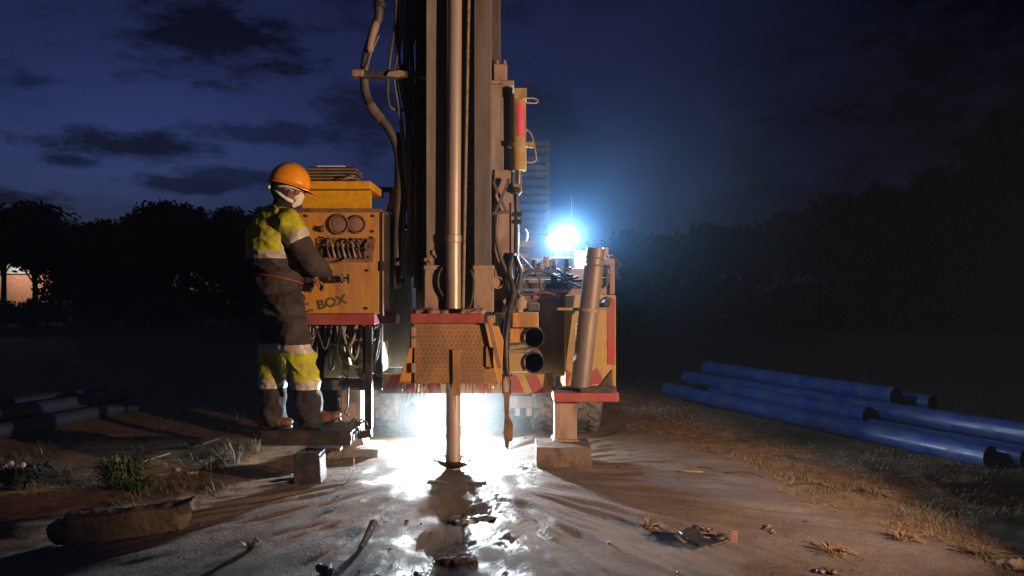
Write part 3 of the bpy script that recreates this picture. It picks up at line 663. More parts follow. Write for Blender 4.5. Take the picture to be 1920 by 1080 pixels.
b = MB(); b.tube(curve([P(690, 455, D-.03), P(684, 460, D-.045), P(688, 470, D-.05), P(694, 466, D-.03)]), .006); b.tube(curve([P(600, 486, D-.03), P(618, 493, D-.04), P(640, 490, D-.045), P(650, 484, D-.03)]), .007); b.build('loose_wire', RUST, vpo, smooth=180)
# throttle rod with its handles
b = MB(); b.tube([P(577, 531, D-.10), P(620, 525, D-.10), P(655, 521, D-.10)], .0055, 8); thr = b.build('throttle_rod', BLACK, cbo, smooth=180)
b = MB()
for x in (640, 652): b.pbox(x-1.8, 513, x+1.8, 531, D-.115, .03)
b.pbox(640, 519, 652, 523, D-.115, .03); b.build('rod_grip', BLACK, thr, bevel=.002)
b = MB(); b.tube([P(577, 516, D-.1), P(589, 517, D-.1), P(588, 532, D-.1), P(577, 533, D-.1), P(577, 516, D-.1)], .007, 6); b.tube([P(588, 533, D-.1), P(580, 549, D-.1)], [.012, .009], 8); b.build('rod_grip', BLACK, thr)
b = MB()
for x in (584, 646): b.cyl(P(x, 526, D-.1), P(x, 526, D+.002), .006, n=8)
b.build('rod_support', RUST, thr)
def text_mesh(body, size, depth=.001):
    cu = bpy.data.curves.new('t', 'FONT'); cu.body = body; cu.size = size; cu.extrude = depth; cu.align_x = 'CENTER'; cu.align_y = 'CENTER'; cu.offset = .003
    o = bpy.data.objects.new('t', cu); col.objects.link(o); dg = bpy.context.evaluated_depsgraph_get(); dg.update()
    me = bpy.data.meshes.new_from_object(o.evaluated_get(dg)); bpy.data.objects.remove(o); return me
me = text_mesh('C. BOX', .092); me.transform(Matrix.Translation(P(606, 571, D-.002)) @ Matrix.Rotation(R(13), 4, 'Y').inverted() @ Matrix.Rotation(R(90), 4, 'X') @ Matrix.Scale(1.12, 4, (1, 0, 0)))
link_mesh('stencil_lettering', me, LETTER, cbo)

# frame, hoses and tank under the control box
b = MB(); b.pbox(560, 713, 716, 732, 5.55, .08); b.pbox(700, 608, 716, 713, 5.62, .06); b.pbox(560, 608, 568, 713, 5.62, .06); fb = b.build('lower_frame', MAST_D, rig, bevel=.004)
b = MB(); b.pprism([(608, 668), (626, 648), (640, 643), (640, 709), (604, 709)], 5.72, .4); b.pbox(640, 690, 690, 709, 5.74, .3); b.pbox(688, 640, 716, 700, 5.72, .3); b.build('cream_tank', CREAM, fb, bevel=.02)
rr = random.Random(11)
for k in range(24):
    x0 = 580+rr.random()*125; x1 = x0+rr.uniform(-70, 70); x1 = max(572, min(712, x1)); dp = 5.46+rr.random()*.2
    yb = rr.uniform(632, 688)
    pts = [P(x0, 609, dp), P(x0+(x1-x0)*.12, 628, dp-.02), P((x0+x1)/2, yb, dp-.05), P(x1, yb-rr.uniform(5, 35), dp-.02), P(x1+rr.uniform(-8, 8), 612, dp+.03)]
    b = MB(); b.tube(curve(pts), rr.choice((.006, .007, .009, .011)), 10); b.build('hydraulic_hose', GREYHOSE if k % 4 else DHOSE, fb, smooth=180)
for pts, r in ((((665, 612), (668, 660), (672, 700), (684, 712)), .011), (((712, 612), (706, 650), (700, 690), (712, 705)), .014), (((690, 640), (676, 650), (671, 680), (682, 708)), .018)):
    b = MB(); b.tube(curve([P(x, y, 5.5) for x, y in pts]), r, 10); b.build('hydraulic_hose', GREYHOSE, fb, smooth=180)
r_ = random.Random(8)
for k in range(18):
    b = MB(); p = P(r_.uniform(575, 712), r_.uniform(611, 640), 5.6); b.cyl(p, p+Vector((r_.uniform(-.03, .03), r_.uniform(-.05, 0), -r_.uniform(.02, .06))), r_.uniform(.012, .02), n=8); b.build('hose_fitting', STEEL, fb, smooth=40)
b = MB(); b.tube(curve([P(637, 625, 5.38), P(632, 655, 5.38), P(640, 695, 5.38), P(652, 712, 5.38), P(652, 760, 5.38), P(646, 772, 5.38), P(653, 780, 5.38)]), .005, 6); b.tube([P(653, 640, 5.38), P(652, 712, 5.38)], .004, 6); b.build('thin_cable', BLACK, fb, smooth=180)
# operator step hung from the control box
Dp0, Dp1 = 4.95, 5.30
zt = PZ(808, Dp0); zb = PZ(836, Dp0)
b = MB(); b.box((PX(489, Dp0), Dp0, zb), (PX(657, Dp0), Dp1, zt-.012)); b.box((PX(486, Dp0), Dp0-.006, zt-.012), (PX(660, Dp0), Dp1, zt)); st = b.build('operator_step', STEEL, rig, bevel=.004)
b = MB()
for i in range(4): b.box((PX(659, Dp0)+.001, Dp0+.02+i*.085, zb+.03), (PX(659, Dp0)+.010, Dp0+.05+i*.085, zt-.03))
b.build('step_end_rib', STEEL, st)
b = MB(); b.pbox(684, 613, 697, 806, 5.24, .05); b.build('step_post', BLACK, st, bevel=.003)
b = MB(); b.bar(P(652, 818, 5.25), P(697, 812, 5.25), .06, .05); b.build('step_hinge', STEEL, st, bevel=.003); b = MB(); b.bar(P(684, 700, 5.27), P(684, 612, 5.3), .03, .03); b.build('post_brace', STEEL, st, bevel=.003)
# jack legs
def jack(px0, px1, py0, py1, D, flare=True):
    b = MB(); b.pbox(px0, py0, px1, py1, D, .16)
    x0, x1, z1 = PX(px0, D), PX(px1, D), PZ(py1, D)
    j = b.build('jack_leg', PINK, rig, bevel=.006)
    b = MB()
    b.prism([(x0-.01, z1+.06), (x1+.01, z1+.06), (x1+.035, z1-.012), ((x0+x1)/2, z1-.035), (x0-.035, z1-.012)], D-.03, D+.19); b.cyl(((x0+x1)/2-.0, D+.08, z1-.03), ((x0+x1)/2, D+.08, z1-.062), .16, n=24)
    b.build('jack_foot', PINK, j, bevel=.005)
    return j
jack(1040, 1082, 755, 838, 5.66); jack(640, 676, 732, 830, 5.86)
# right side cabinet
D = 5.85
b = MB(); b.pbox(1060, 553, 1155, 735, D, .65); cab = b.build('side_cabinet', Y_DUST, rig, bevel=.008)
b = MB(); b.pbox(1139, 560, 1153.5, 684, D-.004, .003); b.build('reflective_strip', REDREF, cab)
b = MB(); b.pbox(1079, 606, 1088, 650, D-.004, .003); b.build('label_plate', WHITE, cab)
b = MB()
for k in range(5): b.pbox(1081, 609+k*8.2, 1086, 614+k*8.2, D-.007, .003)
b.build('label_marks', REDREF, cab)
b = MB(); b.pprism([(1108, 700), (1120, 690), (1134, 718), (1108, 722)], D-.006, .005); b.build('chevron_tape', REDREF, cab); b = MB(); b.pprism([(1060, 690), (1072, 700), (1064, 722), (1060, 722)], D-.006, .005); b.build('chevron_tape', REDREF, cab)
b = MB(); b.pprism([(1124, 724), (1148, 694), (1149, 724)], D-.016, .016); b.build('dark_gusset', STEEL, cab)
b = MB()
b.pbox(1128, 485, 1153, 497, D, .08); b.pbox(1143, 497, 1153, 552, D+.001, .07); b.pbox(1124, 520, 1143, 537, D+.02, .3); b.pbox(1062, 503, 1126, 553, D+.06, .08); b.pbox(1110, 537, 1143, 552, D+.03, .3)
up = b.build('cabinet_top_frame', PINK, cab, bevel=.006)
b = MB(); b.cyl(P(1135, 487, D+.05), P(1135, 464, D+.05), .026, n=16); b.cyl(P(1142, 485, D+.05), P(1142, 478, D+.05), .03, n=12); b.build('breather_pipe', PINK, up, smooth=40)
b = MB(); b.tube(curve([P(1142, 481, D), P(1152, 484, D), P(1162, 497, D), P(1155, 505, D)]), .008); b.tube(curve([P(1153, 502, D), P(1157, 515, D), P(1161, 524, D)]), .006); b.build('loose_hose', DHOSE, up, smooth=180)
b = MB(); b.pbox(1130, 500, 1135, 512, D-.01, .04); b.pprism([(1136, 500), (1141, 503), (1144, 525), (1138, 540), (1138, 520)], D-.02, .03); b.ball(P(1128, 512, D), .03, 10); b.build('cab_latch', STEEL, up)
b = MB(); b.bar(P(1122, 575, D-.03), P(1146, 560, D-.03), .03, .04); b.ball(P(1135, 570, D-.05), .04, 10); b.build('pipe_clamp', STEEL, cab)
# centre panel behind the casing mouths, with rails
D = 5.95
b = MB(); b.pbox(955, 545, 1062, 705, D, .1); cp = b.build('centre_panel', material('shade_toned_olive_panel', (.17, .135, .06), .6, alt=(.08, .06, .04), alt_amt=.5, alt_scale=5, dust=(.23, .17, .10), dust_amt=.3, streak=3, bump=.2), rig, bevel=.005)  # olive darkened to carry the shadow of the leaning hammer
b = MB(); b.pbox(1000, 545, 1092, 560, D-.02, .02); b.build('red_band', RED, cp)
b = MB(); b.pbox(975, 514, 1075, 519, D-.12, .06); b.pbox(980, 530, 1105, 541, D-.06, .05); b.bar(P(1040, 532, D-.1), P(1085, 519, D-.1), .02, .02); b.pbox(1033, 519, 1045, 532, D-.1, .05); b.build('cross_rail', STEEL, cp, bevel=.003)
b = MB(); b.pbox(1018, 541, 1105, 549, D-.05, .05); b.pbox(980, 524, 1105, 530, D-.04, .05); b.build('cross_rail', PINK, cp, bevel=.003)
b = MB(); b.pbox(995, 484, 1018, 514, D+.05, .05); tp_ = b.build('tag_plate', PINK, cp)
me = text_mesh('AF', .075); me.transform(Matrix.Translation(P(1007, 500, D+.047)) @ Matrix.Rotation(R(90), 4, 'X')); link_mesh('plate_lettering', me, STEEL, tp_)
b = MB(); b.cyl(P(985, 505, D-.02), P(985, 505, D+.1), .055, n=20); b.build('round_cover', STEEL, cp, smooth=40)
b = MB(); b.tube(curve([P(972, 455, D), P(985, 452, D), P(988, 438, D), P(984, 430, D)]), .012); b.pbox(970, 452, 1000, 462, D, .1); b.pbox(972, 475, 992, 484, D, .1); b.build('valve_cluster', MAST, cp, smooth=40)
r_ = random.Random(17)
for k in range(9):
    x = 978+k*11+r_.uniform(-4, 4); y = r_.uniform(498, 512); b = MB(); b.cyl(P(x, y, D-.10), P(x+r_.uniform(-2, 2), y-r_.uniform(10, 24), D-.10), r_.uniform(.014, .028), n=12); b.cyl(P(x, y-4, D-.10), P(x+9, y-6, D-.12), .010, n=8); b.build('valve', (MAST, PINK, STEEL)[k % 3], cp, smooth=40)
for pts in (((980, 520), (1000, 508), (1030, 512), (1060, 526), (1092, 540)), ((975, 480), (990, 496), (1010, 520), (1015, 545)), ((1045, 505), (1060, 520), (1070, 545)), ((965, 540), (985, 552), (1020, 548), (1050, 556))):
    b = MB(); b.tube(curve([P(x, y, D-.15) for x, y in pts]), .010); b.build('hose', DHOSE, cp, smooth=180)
b = MB(); b.pbox(1022, 482, 1075, 518, D+.02, .25); b.build('battery_box', STEEL, cp, bevel=.01)
b = MB(); b.pbox(1078, 470, 1108, 553, D+.08, .04); b.build('upright_panel', PINK, cp, bevel=.01)
# casing holder: round storage mouths with clamp boxes
D = 5.45
for y in (633, 680):
    b = MB(); b.pipe(P(1001, y, D), P(1001, y, D)+Vector((0, .9, 0)), .079, .009, mi_in=1); b.build('storage_tube', [PINK, material('dark_tube_bore', (.02, .03, .05), .5, bump=.05)], rig, smooth=35)
b = MB(); b.pbox(952, 662, 985, 696, D+.02, .25); b.build('tube_clamp', Y_DUST, rig, bevel=.006); b = MB(); b.pbox(956, 616, 985, 642, D+.024, .25); b.pbox(961, 586, 1010, 614, D+.02, .3); cl_ = b.build('tube_clamp', Y_BOX, rig, bevel=.006)
b = MB(); b.cyl(P(974, 586, D+.1), P(974, 577, D+.1), .028, n=12); b.cyl(P(974, 577, D+.1), P(976, 562, D+.1), .05, n=14); b.cyl(P(974, 562, D+.1), P(976, 555, D+.1), .035, n=12); b.build('clamp_valve', PINK, cl_, smooth=40)
b = MB(); b.pbox(990, 568, 1012, 584, D+.1, .2); b.build('valve_cover', MAST_D, cl_, bevel=.01)
# red shelf the leaning hammer stands on
b = MB(); b.pbox(1038, 737, 1161, 754, 5.5, .34); sh = b.build('tool_shelf', RED, rig, bevel=.006)
b = MB(); b.pbox(1040, 727, 1156, 737, 5.66, .12); b.pbox(1088, 727, 1150, 737, 5.52, .05); b.build('shelf_ledge', STEEL, sh, bevel=.004)
# floodlight
b = MB(); b.lathe([(0, .085), (.05, .08), (.075, .03), (.083, -.004), (.077, -.006), (.0, -.002)], TOP, Vector((0, 1, 0)), 32)
for i in range(7): b.box(TOP+Vector((-.055+i*.0175, .07, -.055)), TOP+Vector((-.048+i*.0175, .12, .055)))
fl = b.build('floodlight', LAMPBODY, rig, bevel=.006)
b = MB(); b.lathe([(.0, -.02), (.05, -.016), (.072, -.006), (.076, .004), (.0, .005)], TOP+Vector((0, -.008, 0)), Vector((0, -1, 0)), 32); b.build('lamp_lens', LED_TOP, fl, smooth=40)
b = MB(); b.bar(TOP+Vector((0, .05, -.08)), TOP+Vector((0, .05, -.16)), .04, .03); b.build('lamp_bracket', LAMPBODY, fl)
b = MB(); b.tube([P(1072, 440, 6.25), P(1072, 365, 6.25)], .0035, 6); b.build('whip_aerial', STEEL, cp)

# ------------------------------------------------------------------ loose things on and round the rig
b = MB(); zf = GZ(RODX, RODY)
b.cyl((RODX, RODY, zf-.2), (RODX, RODY, PZ(440, RODY)), .0545, n=40); b.cyl((PX(850.5, RODY), RODY, PZ(440, RODY)), (PX(857, RODY), RODY, 6.3), .0505, n=40)
b.lathe([(.0545, 0), (.059, .006), (.059, .05), (.0545, .056)], (RODX, RODY, PZ(455, RODY)), n=40)
tag(b.build('drill_rod', ROD, smooth=35), 'long round steel drill rod running down the mast into the ground', 'drill rod')
me_pts = []
cl = MB(); 
for k in range(3):
    pts = []
    for i in range(420):
        t = i/419; p = P(868, 590, 5.36).lerp(Vector((PX(889, 5.36), 5.36, 5.4)), t)
        a = 2*math.pi*(t*62+k/3); pts.append(p+Vector((.0062*math.cos(a), .0062*math.sin(a), 0)))
    cl.tube(pts, .0066, 5)
tag(cl.build('wire_rope', ROPE, smooth=180), 'thin twisted wire rope hanging down the mast beside the drill rod', 'wire rope')
# rubber collar and mud round the bore
b = MB(); b.lathe([(.060, .05), (.11, .06), (.125, .045), (.105, .02), (.06, .0)], (RODX, RODY-.01, zf+.012), Vector((.05, -.05, 1)), 28); b.bar((RODX+.05, RODY-.11, zf+.045), (RODX+.13, RODY-.10, zf+.06), .016, .012)
b.bar((RODX-.09, RODY-.06, zf+.06), (RODX-.13, RODY-.03, zf+.07), .05, .012)
tag(b.build('rubber_collar', BLACK, smooth=35), 'black rubber collar lying round the foot of the drill rod', 'collar')
def clod(name, at, size, m_, label, cat, seed, group=None, vox=.01, amp=.25):
    mb_ = MB(); r_ = random.Random(seed)
    for k in range(6): mb_.ball(Vector((r_.uniform(-.5, .5)*size[0], r_.uniform(-.5, .5)*size[1], r_.uniform(0, .5)*size[2])), [s*r_.uniform(.35, .6) for s in size], 10)
    me = remeshed(mb_, vox, 1, lambda c: min(size)*amp*fbm(c*(1.4/min(size))+Vector((seed,)*3), 1, 4))
    me.transform(Matrix.Translation(Vector((at[0], at[1], GZ(at[0], at[1])))))
    return tag(link_mesh(name, me, m_, smooth=180), label, cat, group)
def gp(px, py):                            # the ground point seen at a pixel
    D = CAM_H*F/(py-540)
    for _ in range(4): D = (CAM_H-GZ(PX(px, D), D))*F/(py-540)
    return PX(px, D), D
clod('mud_lump', gp(818, 903), (.10, .045, .014), MUD, 'wet mud lump left of the rubber collar', 'mud lump', 1)
clod('mud_lump', gp(893, 905), (.10, .04, .013), MUD, 'wet mud lump right of the rubber collar', 'mud lump', 2)
clod('mud_lump', gp(868, 985), (.11, .05, .045), WETMUD, 'rounded shiny mud lump beside the dark hole in the wet channel', 'mud lump', 3)
clod('mud_lump', gp(842, 972), (.09, .035, .02), WETMUD, 'small dark mud lump above the wet hole', 'mud lump', 4)
clod('mud_lump', gp(905, 975), (.11, .04, .025), WETMUD, 'dark overhanging mud crust right of the wet hole', 'mud lump', 5)
clod('mud_lump', gp(608, 1078), (.06, .05, .06), WETMUD, 'wet mud clod at the bottom edge left of the channel', 'mud lump', 6)
clod('mud_lump', gp(870, 1050), (.16, .08, .035), WETMUD, 'flat wet mud ridge nearest the viewer in the channel', 'mud lump', 7)
clod('mud_lump', gp(1550, 1075), (.05, .04, .03), MUD, 'small mud clod by the front edge right of the broken scoop', 'mud lump', 8)
# blocks
def block(name, px0, px1, py0, py1, m_, label, D=None, depth=.35, taper=0, seed=0):
    x, D0 = gp((px0+px1)/2, py1); D = D or D0
    x0, x1 = PX(px0, D), PX(px1, D); z0 = GZ((x0+x1)/2, D)-.02; z1 = PZ(py0, D)
    b = MB(); b.prism([(x0, z0), (x1, z0), (x1-taper, z1), (x0+taper, z1)], D, D+depth)
    me = b.mesh(name); bm = bmesh.new(); bm.from_mesh(me); bmesh.ops.subdivide_edges(bm, edges=bm.edges[:], cuts=7, use_grid_fill=True); bm.to_mesh(me); bm.free()
    me.update()
    for v in me.vertices: v.co += Vector((1, 1, 1))*.006*fbm(v.co*7+Vector((seed,)*3), 1, 3)
    return tag(link_mesh(name, me, m_, smooth=30, bevel=.004), label, 'block')
block('jack_block', 1006, 1109, 839, 877, WOOD, 'flat wooden block under the right jack leg', depth=.34, seed=1)
block('jack_block', 600, 710, 842, 864, CONC, 'flat pale block under the left jack leg', D=5.78, depth=.34, seed=2)
block('step_block', 549, 602, 851, 908, STEEL, 'dark upright steel block under the operator step', depth=.16, taper=.012, seed=3)
b = MB(); Db = 5.2; b.bar(P(575, 840, Db), P(640, 841, Db), .08, .02); b.prism([(PX(598, Db), PZ(842, Db)), (PX(628, Db), PZ(842, Db)), (PX(610, Db), PZ(856, Db)), (PX(606, Db), PZ(905, Db)), (PX(602, Db), PZ(905, Db))], Db, Db+.02)
b.build('step_bracket', STEEL, st)
# leaning hammer
b = MB(); a = P(1088, 727, 5.6); e = P(1117, 466, 5.62); dr = (e-a)
def seg(t0, t1, r0, r1=None): b.cyl(a+dr*t0, a+dr*t1, r0, r1, n=32)
seg(0, .87, .074); seg(.87, .885, .074, .066); seg(.885, .925, .066); seg(.925, .935, .066, .072); seg(.935, 1, .070)
HAM = material('scuffed_hammer_steel', (.20, .165, .145), .5, .15, alt=(.13, .105, .09), alt_amt=.45, alt_scale=5, dust=(.28, .22, .18), dust_amt=.3, streak=5, bump=.2, bump_scale=40)
tag(b.build('hammer_barrel', HAM, smooth=35), 'scuffed steel hammer barrel leaning upright on the red shelf', 'drill hammer')
b = MB(); q = dr.normalized(); pc = a+dr*.555
b.lathe([(.076, -.012), (.086, -.012), (.086, .012), (.076, .012)], pc, q, 32); b.bar(pc+Vector((-.24, .02, .01)), pc+Vector((.16, .02, .01)), .02, .02); b.build('hammer_strap', PINK, cab)
# hanging wrench on a shackle
b = MB(); Dh = 5.28
b.tube(curve([P(947, 700, Dh), P(943, 715, Dh), P(945, 738, Dh), P(950, 744, Dh), P(956, 738, Dh), P(958, 714, Dh), P(954, 700, Dh)]), .010, 8); b.tube([P(940, 704, Dh), P(960, 704, Dh)], .010, 8)
hw = b.build('hanging_wrench', STEEL, smooth=40); tag(hw, 'long dark breakout wrench hanging on a shackle below the table', 'wrench')
b = MB(); b.prism([(PX(944, Dh), PZ(736, Dh)), (PX(956, Dh), PZ(736, Dh)), (PX(954, Dh), PZ(780, Dh)), (PX(962, Dh), PZ(796, Dh)), (PX(961, Dh), PZ(826, Dh)), (PX(955, Dh), PZ(828, Dh)), (PX(953, Dh), PZ(842, Dh)), (PX(947, Dh), PZ(838, Dh)), (PX(944, Dh), PZ(812, Dh)), (PX(946, Dh), PZ(780, Dh))], Dh-.015, Dh+.015)
b.build('wrench_jaw', RUST, hw, bevel=.004)
# stacked plates on the hood
for i in range(5):
    Dq = 5.42; z = PZ(341, 5.3)+.002+i*.0225; b = MB(); sh_ = random.uniform(-.01, .01)
    b.box((PX(581, Dq)+sh_, Dq-.1, z), (PX(671, Dq)+sh_, Dq+.15, z+.007)); b.box((PX(583, Dq)+sh_, Dq-.09, z+.007), (PX(669, Dq)+sh_, Dq+.14, z+.0218))
    m_ = b.mesh('screen_tray')
    for p in m_.polygons: p.material_index = 0 if p.index < 6 else 1
    o = link_mesh('screen_tray', m_, [PINK, STEEL], bevel=.002)
    tag(o, ('lowest flat tray of the stack on the yellow hood', 'second flat tray from the bottom of the stack on the hood', 'middle flat tray of the stack on the yellow hood', 'flat tray just under the top one of the stack on the hood', 'topmost flat tray of the stack on the yellow hood')[i], 'tray', 'flat trays stacked on the hood')
b = MB(); zz = PZ(341, 5.3)+.002+5*.0225; b.box((PX(598, 5.4), 5.34, zz), (PX(650, 5.4), 5.46, zz+.008)); tag(b.build('white_strip', WHITE), 'thin white strip lying on the tray stack', 'strip')
b = MB(); b.tube(curve([P(640, 338, 5.28), P(648, 333, 5.27), P(660, 333, 5.28), P(662, 328, 5.29)]), .006); b.tube(curve([P(642, 337, 5.27), P(650, 335, 5.26), P(656, 331, 5.28)]), .005); tag(b.build('cable_scrap', PINK, smooth=180), 'pinkish cable scrap lying on the hood edge before the trays', 'cable')
# ground lamp
b = MB(); gz = GZ(LOW.x, LOW.y+.06)
b.box(LOW+Vector((-.062, .0, -.055)), LOW+Vector((.062, .07, .055))); gl = b.build('ground_lamp', LAMPBODY, bevel=.006); tag(gl, 'small white work lamp shining on the ground behind the drill rod', 'work lamp')
b = MB(); b.box(LOW+Vector((-.055, -.008, -.048)), LOW+Vector((.055, -.001, .048))); b.build('lamp_lens', LED_LOW, gl)
b = MB(); b.tube([LOW+Vector((-.065, .03, .02)), LOW+Vector((-.075, .03, -.08)), Vector((LOW.x-.10, LOW.y+.03, gz+.01)), Vector((LOW.x+.10, LOW.y+.03, gz+.01)), LOW+Vector((.075, .03, -.08)), LOW+Vector((.065, .03, .02))], .009, 8); b.build('lamp_stand', LAMPBODY, gl)

# ------------------------------------------------------------------ the operator
ZP = zt                                    # top of the step he stands on
FA = R(40); bf = Vector((math.cos(FA), math.sin(FA), 0)); brt = Vector((math.sin(FA), -math.cos(FA), 0)); upv = Vector((0, 0, 1))
MB3 = Matrix((bf, brt, upv)).transposed()
HA = R(10); HT = R(13); hf = Vector((math.cos(HA)*math.cos(HT), math.sin(HA)*math.cos(HT), -math.sin(HT))); hr = Vector((math.sin(HA), -math.cos(HA), 0)); hu = hr.cross(hf); 
if hu.z < 0: hu = -hu
MH = Matrix((hf, hr, hu)).transposed()
hipc = P(528, 578, 5.08); waist = P(520, 522, 5.09); chest = P(515, 452, 5.10); uchest = P(521, 420, 5.10); neck = P(530, 398, 5.10)
hip_r, hip_l = hipc+brt*.085, hipc-brt*.085
kn_r, kn_l = P(562, 668, 4.99), P(511, 668, 5.13)
an_r, an_l = P(583, 778, 5.02), P(512, 780, 5.05)
an_r.z = ZP+.115; an_l.z = ZP+.10
toe_r, toe_l = P(627, 790, 5.04), P(537, 800, 5.02); toe_r.z = ZP+.085; toe_l.z = ZP+.045
heel_r, heel_l = P(580, 800, 5.02), P(492, 803, 5.05); heel_r.z = ZP+.042; heel_l.z = ZP+.042
sh_r, sh_l = uchest+brt*.185, uchest-brt*.185
el_r, wr_r = P(581, 489, 4.965), P(611, 511, 5.09)
el_l, wr_l = P(548, 480, 5.22), P(575, 520, 5.16)
hd_c = P(541, 351, 5.1)
def capsules(mb_, pts):                    # chain of (point, radius) with round joints
    for (a, ra), (c, rc) in zip(pts[:-1], pts[1:]):
        mb_.cyl(a, c, ra, rc, n=16); mb_.ball(a, ra, 14)
    mb_.ball(pts[-1][0], pts[-1][1], 14)
body = MB()
body.ball(hd_c, (.098, .078, .115), 20, M=MH)
body.ball(hd_c+hf*.030-hu*.062, (.066, .060, .062), 16, M=MH)                  # jaw
capsules(body, [(hd_c+hf*.088+hu*.012, .014), (hd_c+hf*.108-hu*.022, .016)])   # nose
capsules(body, [(hd_c+hf*.078+hr*.035+hu*.028, .014), (hd_c+hf*.082-hr*.035+hu*.028, .014)])   # brow
for s_ in (1, -1):
    body.ball(hd_c+hr*.078*s_-hf*.008-hu*.008, (.020, .010, .030), 12, M=MH)   # ears
    body.ball(hd_c+hf*.062+hr*.042*s_-hu*.022, .028, 12)                       # cheeks
capsules(body, [(hd_c-hu*.06-hf*.01, .055), (neck, .058), (uchest, .09)])
for c_0, r_0 in ((uchest, (.105, .175, .10)), (chest, (.125, .17, .16)), (waist, (.115, .15, .15)), (hipc, (.12, .165, .13))): body.ball(c_0, r_0, 18, M=MB3)
for sh0, el0, wr0 in ((sh_r, el_r, wr_r), (sh_l, el_l, wr_l)): capsules(body, [(sh0, .06), (el0, .043), (wr0, .028)])
for h0, k0, a0, t0, he in ((hip_r, kn_r, an_r, toe_r, heel_r), (hip_l, kn_l, an_l, toe_l, heel_l)):
    capsules(body, [(h0, .085), (k0, .056), (a0, .042)]); capsules(body, [(a0, .042), (he, .036), (t0, .030)])
def hand(wr0, tip, grip, side):            # palm, four curled fingers of different length, thumb from the side of the palm
    d = (tip-wr0).normalized(); s_ = d.cross(upv).normalized()*side; n0 = d.cross(s_).normalized()
    if n0.z > 0: n0 = -n0
    pm = wr0+d*.055
    body.ball(pm, (.048, .040, .019), 14, M=Matrix((d, s_, n0)).transposed()); capsules(body, [(wr0, .027), (wr0+d*.03, .027)])
    for k, (off, ln) in enumerate(((-.030, .064), (-.010, .074), (.011, .070), (.030, .056))):
        b0 = pm+d*.036+s_*off; b1 = b0+d*ln*.45+n0*.006; b2 = b1+d*ln*.22+n0*ln*.30; b3 = b2-d*ln*.12+n0*ln*.30
        capsules(body, [(b0, .0105), (b1, .0098), (b2, .0088), (b3, .0078)])
    t0 = pm-d*.020-s_*.034; t1 = t0+d*.030-s_*.020+n0*.012; t2 = t1+d*.026+n0*.016
    capsules(body, [(t0, .014), (t1, .012), (t2, .010)])
hand(wr_r, P(634, 516, 5.19), None, 1)
hand(wr_l, P(592, 527, 5.19), None, -1)
pm = remeshed(body, .0062, 2)
person = link_mesh('person', pm, SKIN, smooth=180, origin=(hipc.x, hipc.y, ZP))
tag(person, 'worker in orange hard hat and hi-vis clothes standing on the step at the control box', 'person')
def dist_seg(p, a, c):
    d = c-a; t = max(0, min(1, (p-a).dot(d)/d.length_squared)); return (p-(a+d*t)).length, t
def cloth(amp):
    def f(p):
        q = Vector((p.x, p.y, p.z*1.0))
        w_ = noise.noise(Vector((q.x*9, q.y*9, q.z*15)))
        rdg = 1-abs(noise.noise(Vector((q.x*6+3, q.y*6, q.z*11+q.x*5))))*2
        return amp*(.9*w_+.8*rdg*abs(rdg)+.35*noise.noise(q*28))
    return f
def slice_mesh(me, planes):                # cuts a clean edge where a band of another cloth begins
    bm = bmesh.new(); bm.from_mesh(me)
    for co_, no_ in planes: bmesh.ops.bisect_plane(bm, geom=bm.verts[:]+bm.edges[:]+bm.faces[:], plane_co=co_, plane_no=Vector(no_).normalized(), dist=1e-5)
    bm.to_mesh(me); bm.free(); me.update()
# jacket
jk = MB()
jk.ball(uchest+upv*.005-bf*.01, (.135, .205, .12), 20, M=MB3); jk.ball(chest-bf*.018, (.165, .205, .20), 20, M=MB3); jk.ball(chest-bf*.02-upv*.10, (.168, .195, .15), 20, M=MB3)
jk.ball(waist, (.160, .180, .15), 20, M=MB3); jk.ball(waist-upv*.06, (.160, .185, .10), 20, M=MB3)
capsules(jk, [(sh_r, .088), (sh_r.lerp(el_r, .5), .080), (el_r, .070), (el_r.lerp(wr_r, .55), .062), (wr_r-(wr_r-el_r)*.05, .048)])
capsules(jk, [(sh_l, .088), (el_l, .068), (wr_l-(wr_l-el_l)*.05, .048)])
jm = remeshed(jk, .009, 3, cloth(.0125))
jm.materials.clear()
zb0, zb1 = PZ(486, 5.1), PZ(472, 5.1)
ax_ = (el_r-sh_r)
slice_mesh(jm, [((0, 0, zb0), (0, 0, 1)), ((0, 0, zb1), (0, 0, 1)), (sh_r+ax_*.30, ax_), (sh_r+ax_*.50, ax_)])
for p in jm.polygons:
    c = p.center; dr_, tr = dist_seg(c, sh_r, el_r); dr2, tr2 = dist_seg(c, el_r, wr_r); dl, tl = dist_seg(c, sh_l, el_l); dl2, _ = dist_seg(c, el_l, wr_l)
    arm = (dr_ < .115 and tr > .12 and (c-chest).dot(brt) > .13) or dr2 < .085
    if arm:
        if dr2 < dr_ or tr > .50: mi = 2
        elif tr > .30: mi = 1
        else: mi = 0
    elif dl2 < .08 or (dl < .09 and tl > .45): mi = 2
    else: mi = 0 if c.z > zb1 else (1 if c.z > zb0 else 2)
    p.material_index = mi
jacket = link_mesh('jacket', jm, [HIVIS, SILVER, NAVY], person, smooth=180)
b = MB(); n_ = 40; w0 = PZ(524, 5.09)
ringp = [waist+MB3 @ Vector((.164*math.cos(2*math.pi*k/n_), .184*math.sin(2*math.pi*k/n_), 0))+Vector((0, 0, w0-waist.z-.035*math.cos(2*math.pi*k/n_))) for k in range(n_+1)]
b.tube(ringp, .006, 6); b.build('belt_trim', ORANGE, jacket, smooth=180)
cr = MB(); cr.lathe([(.062, -.03), (.085, -.035), (.088, .0), (.078, .035), (.066, .03)], neck-upv*.005-bf*.005, Vector((.28, .1, 1)), 28); cr.build('collar', NAVY, jacket, smooth=60)
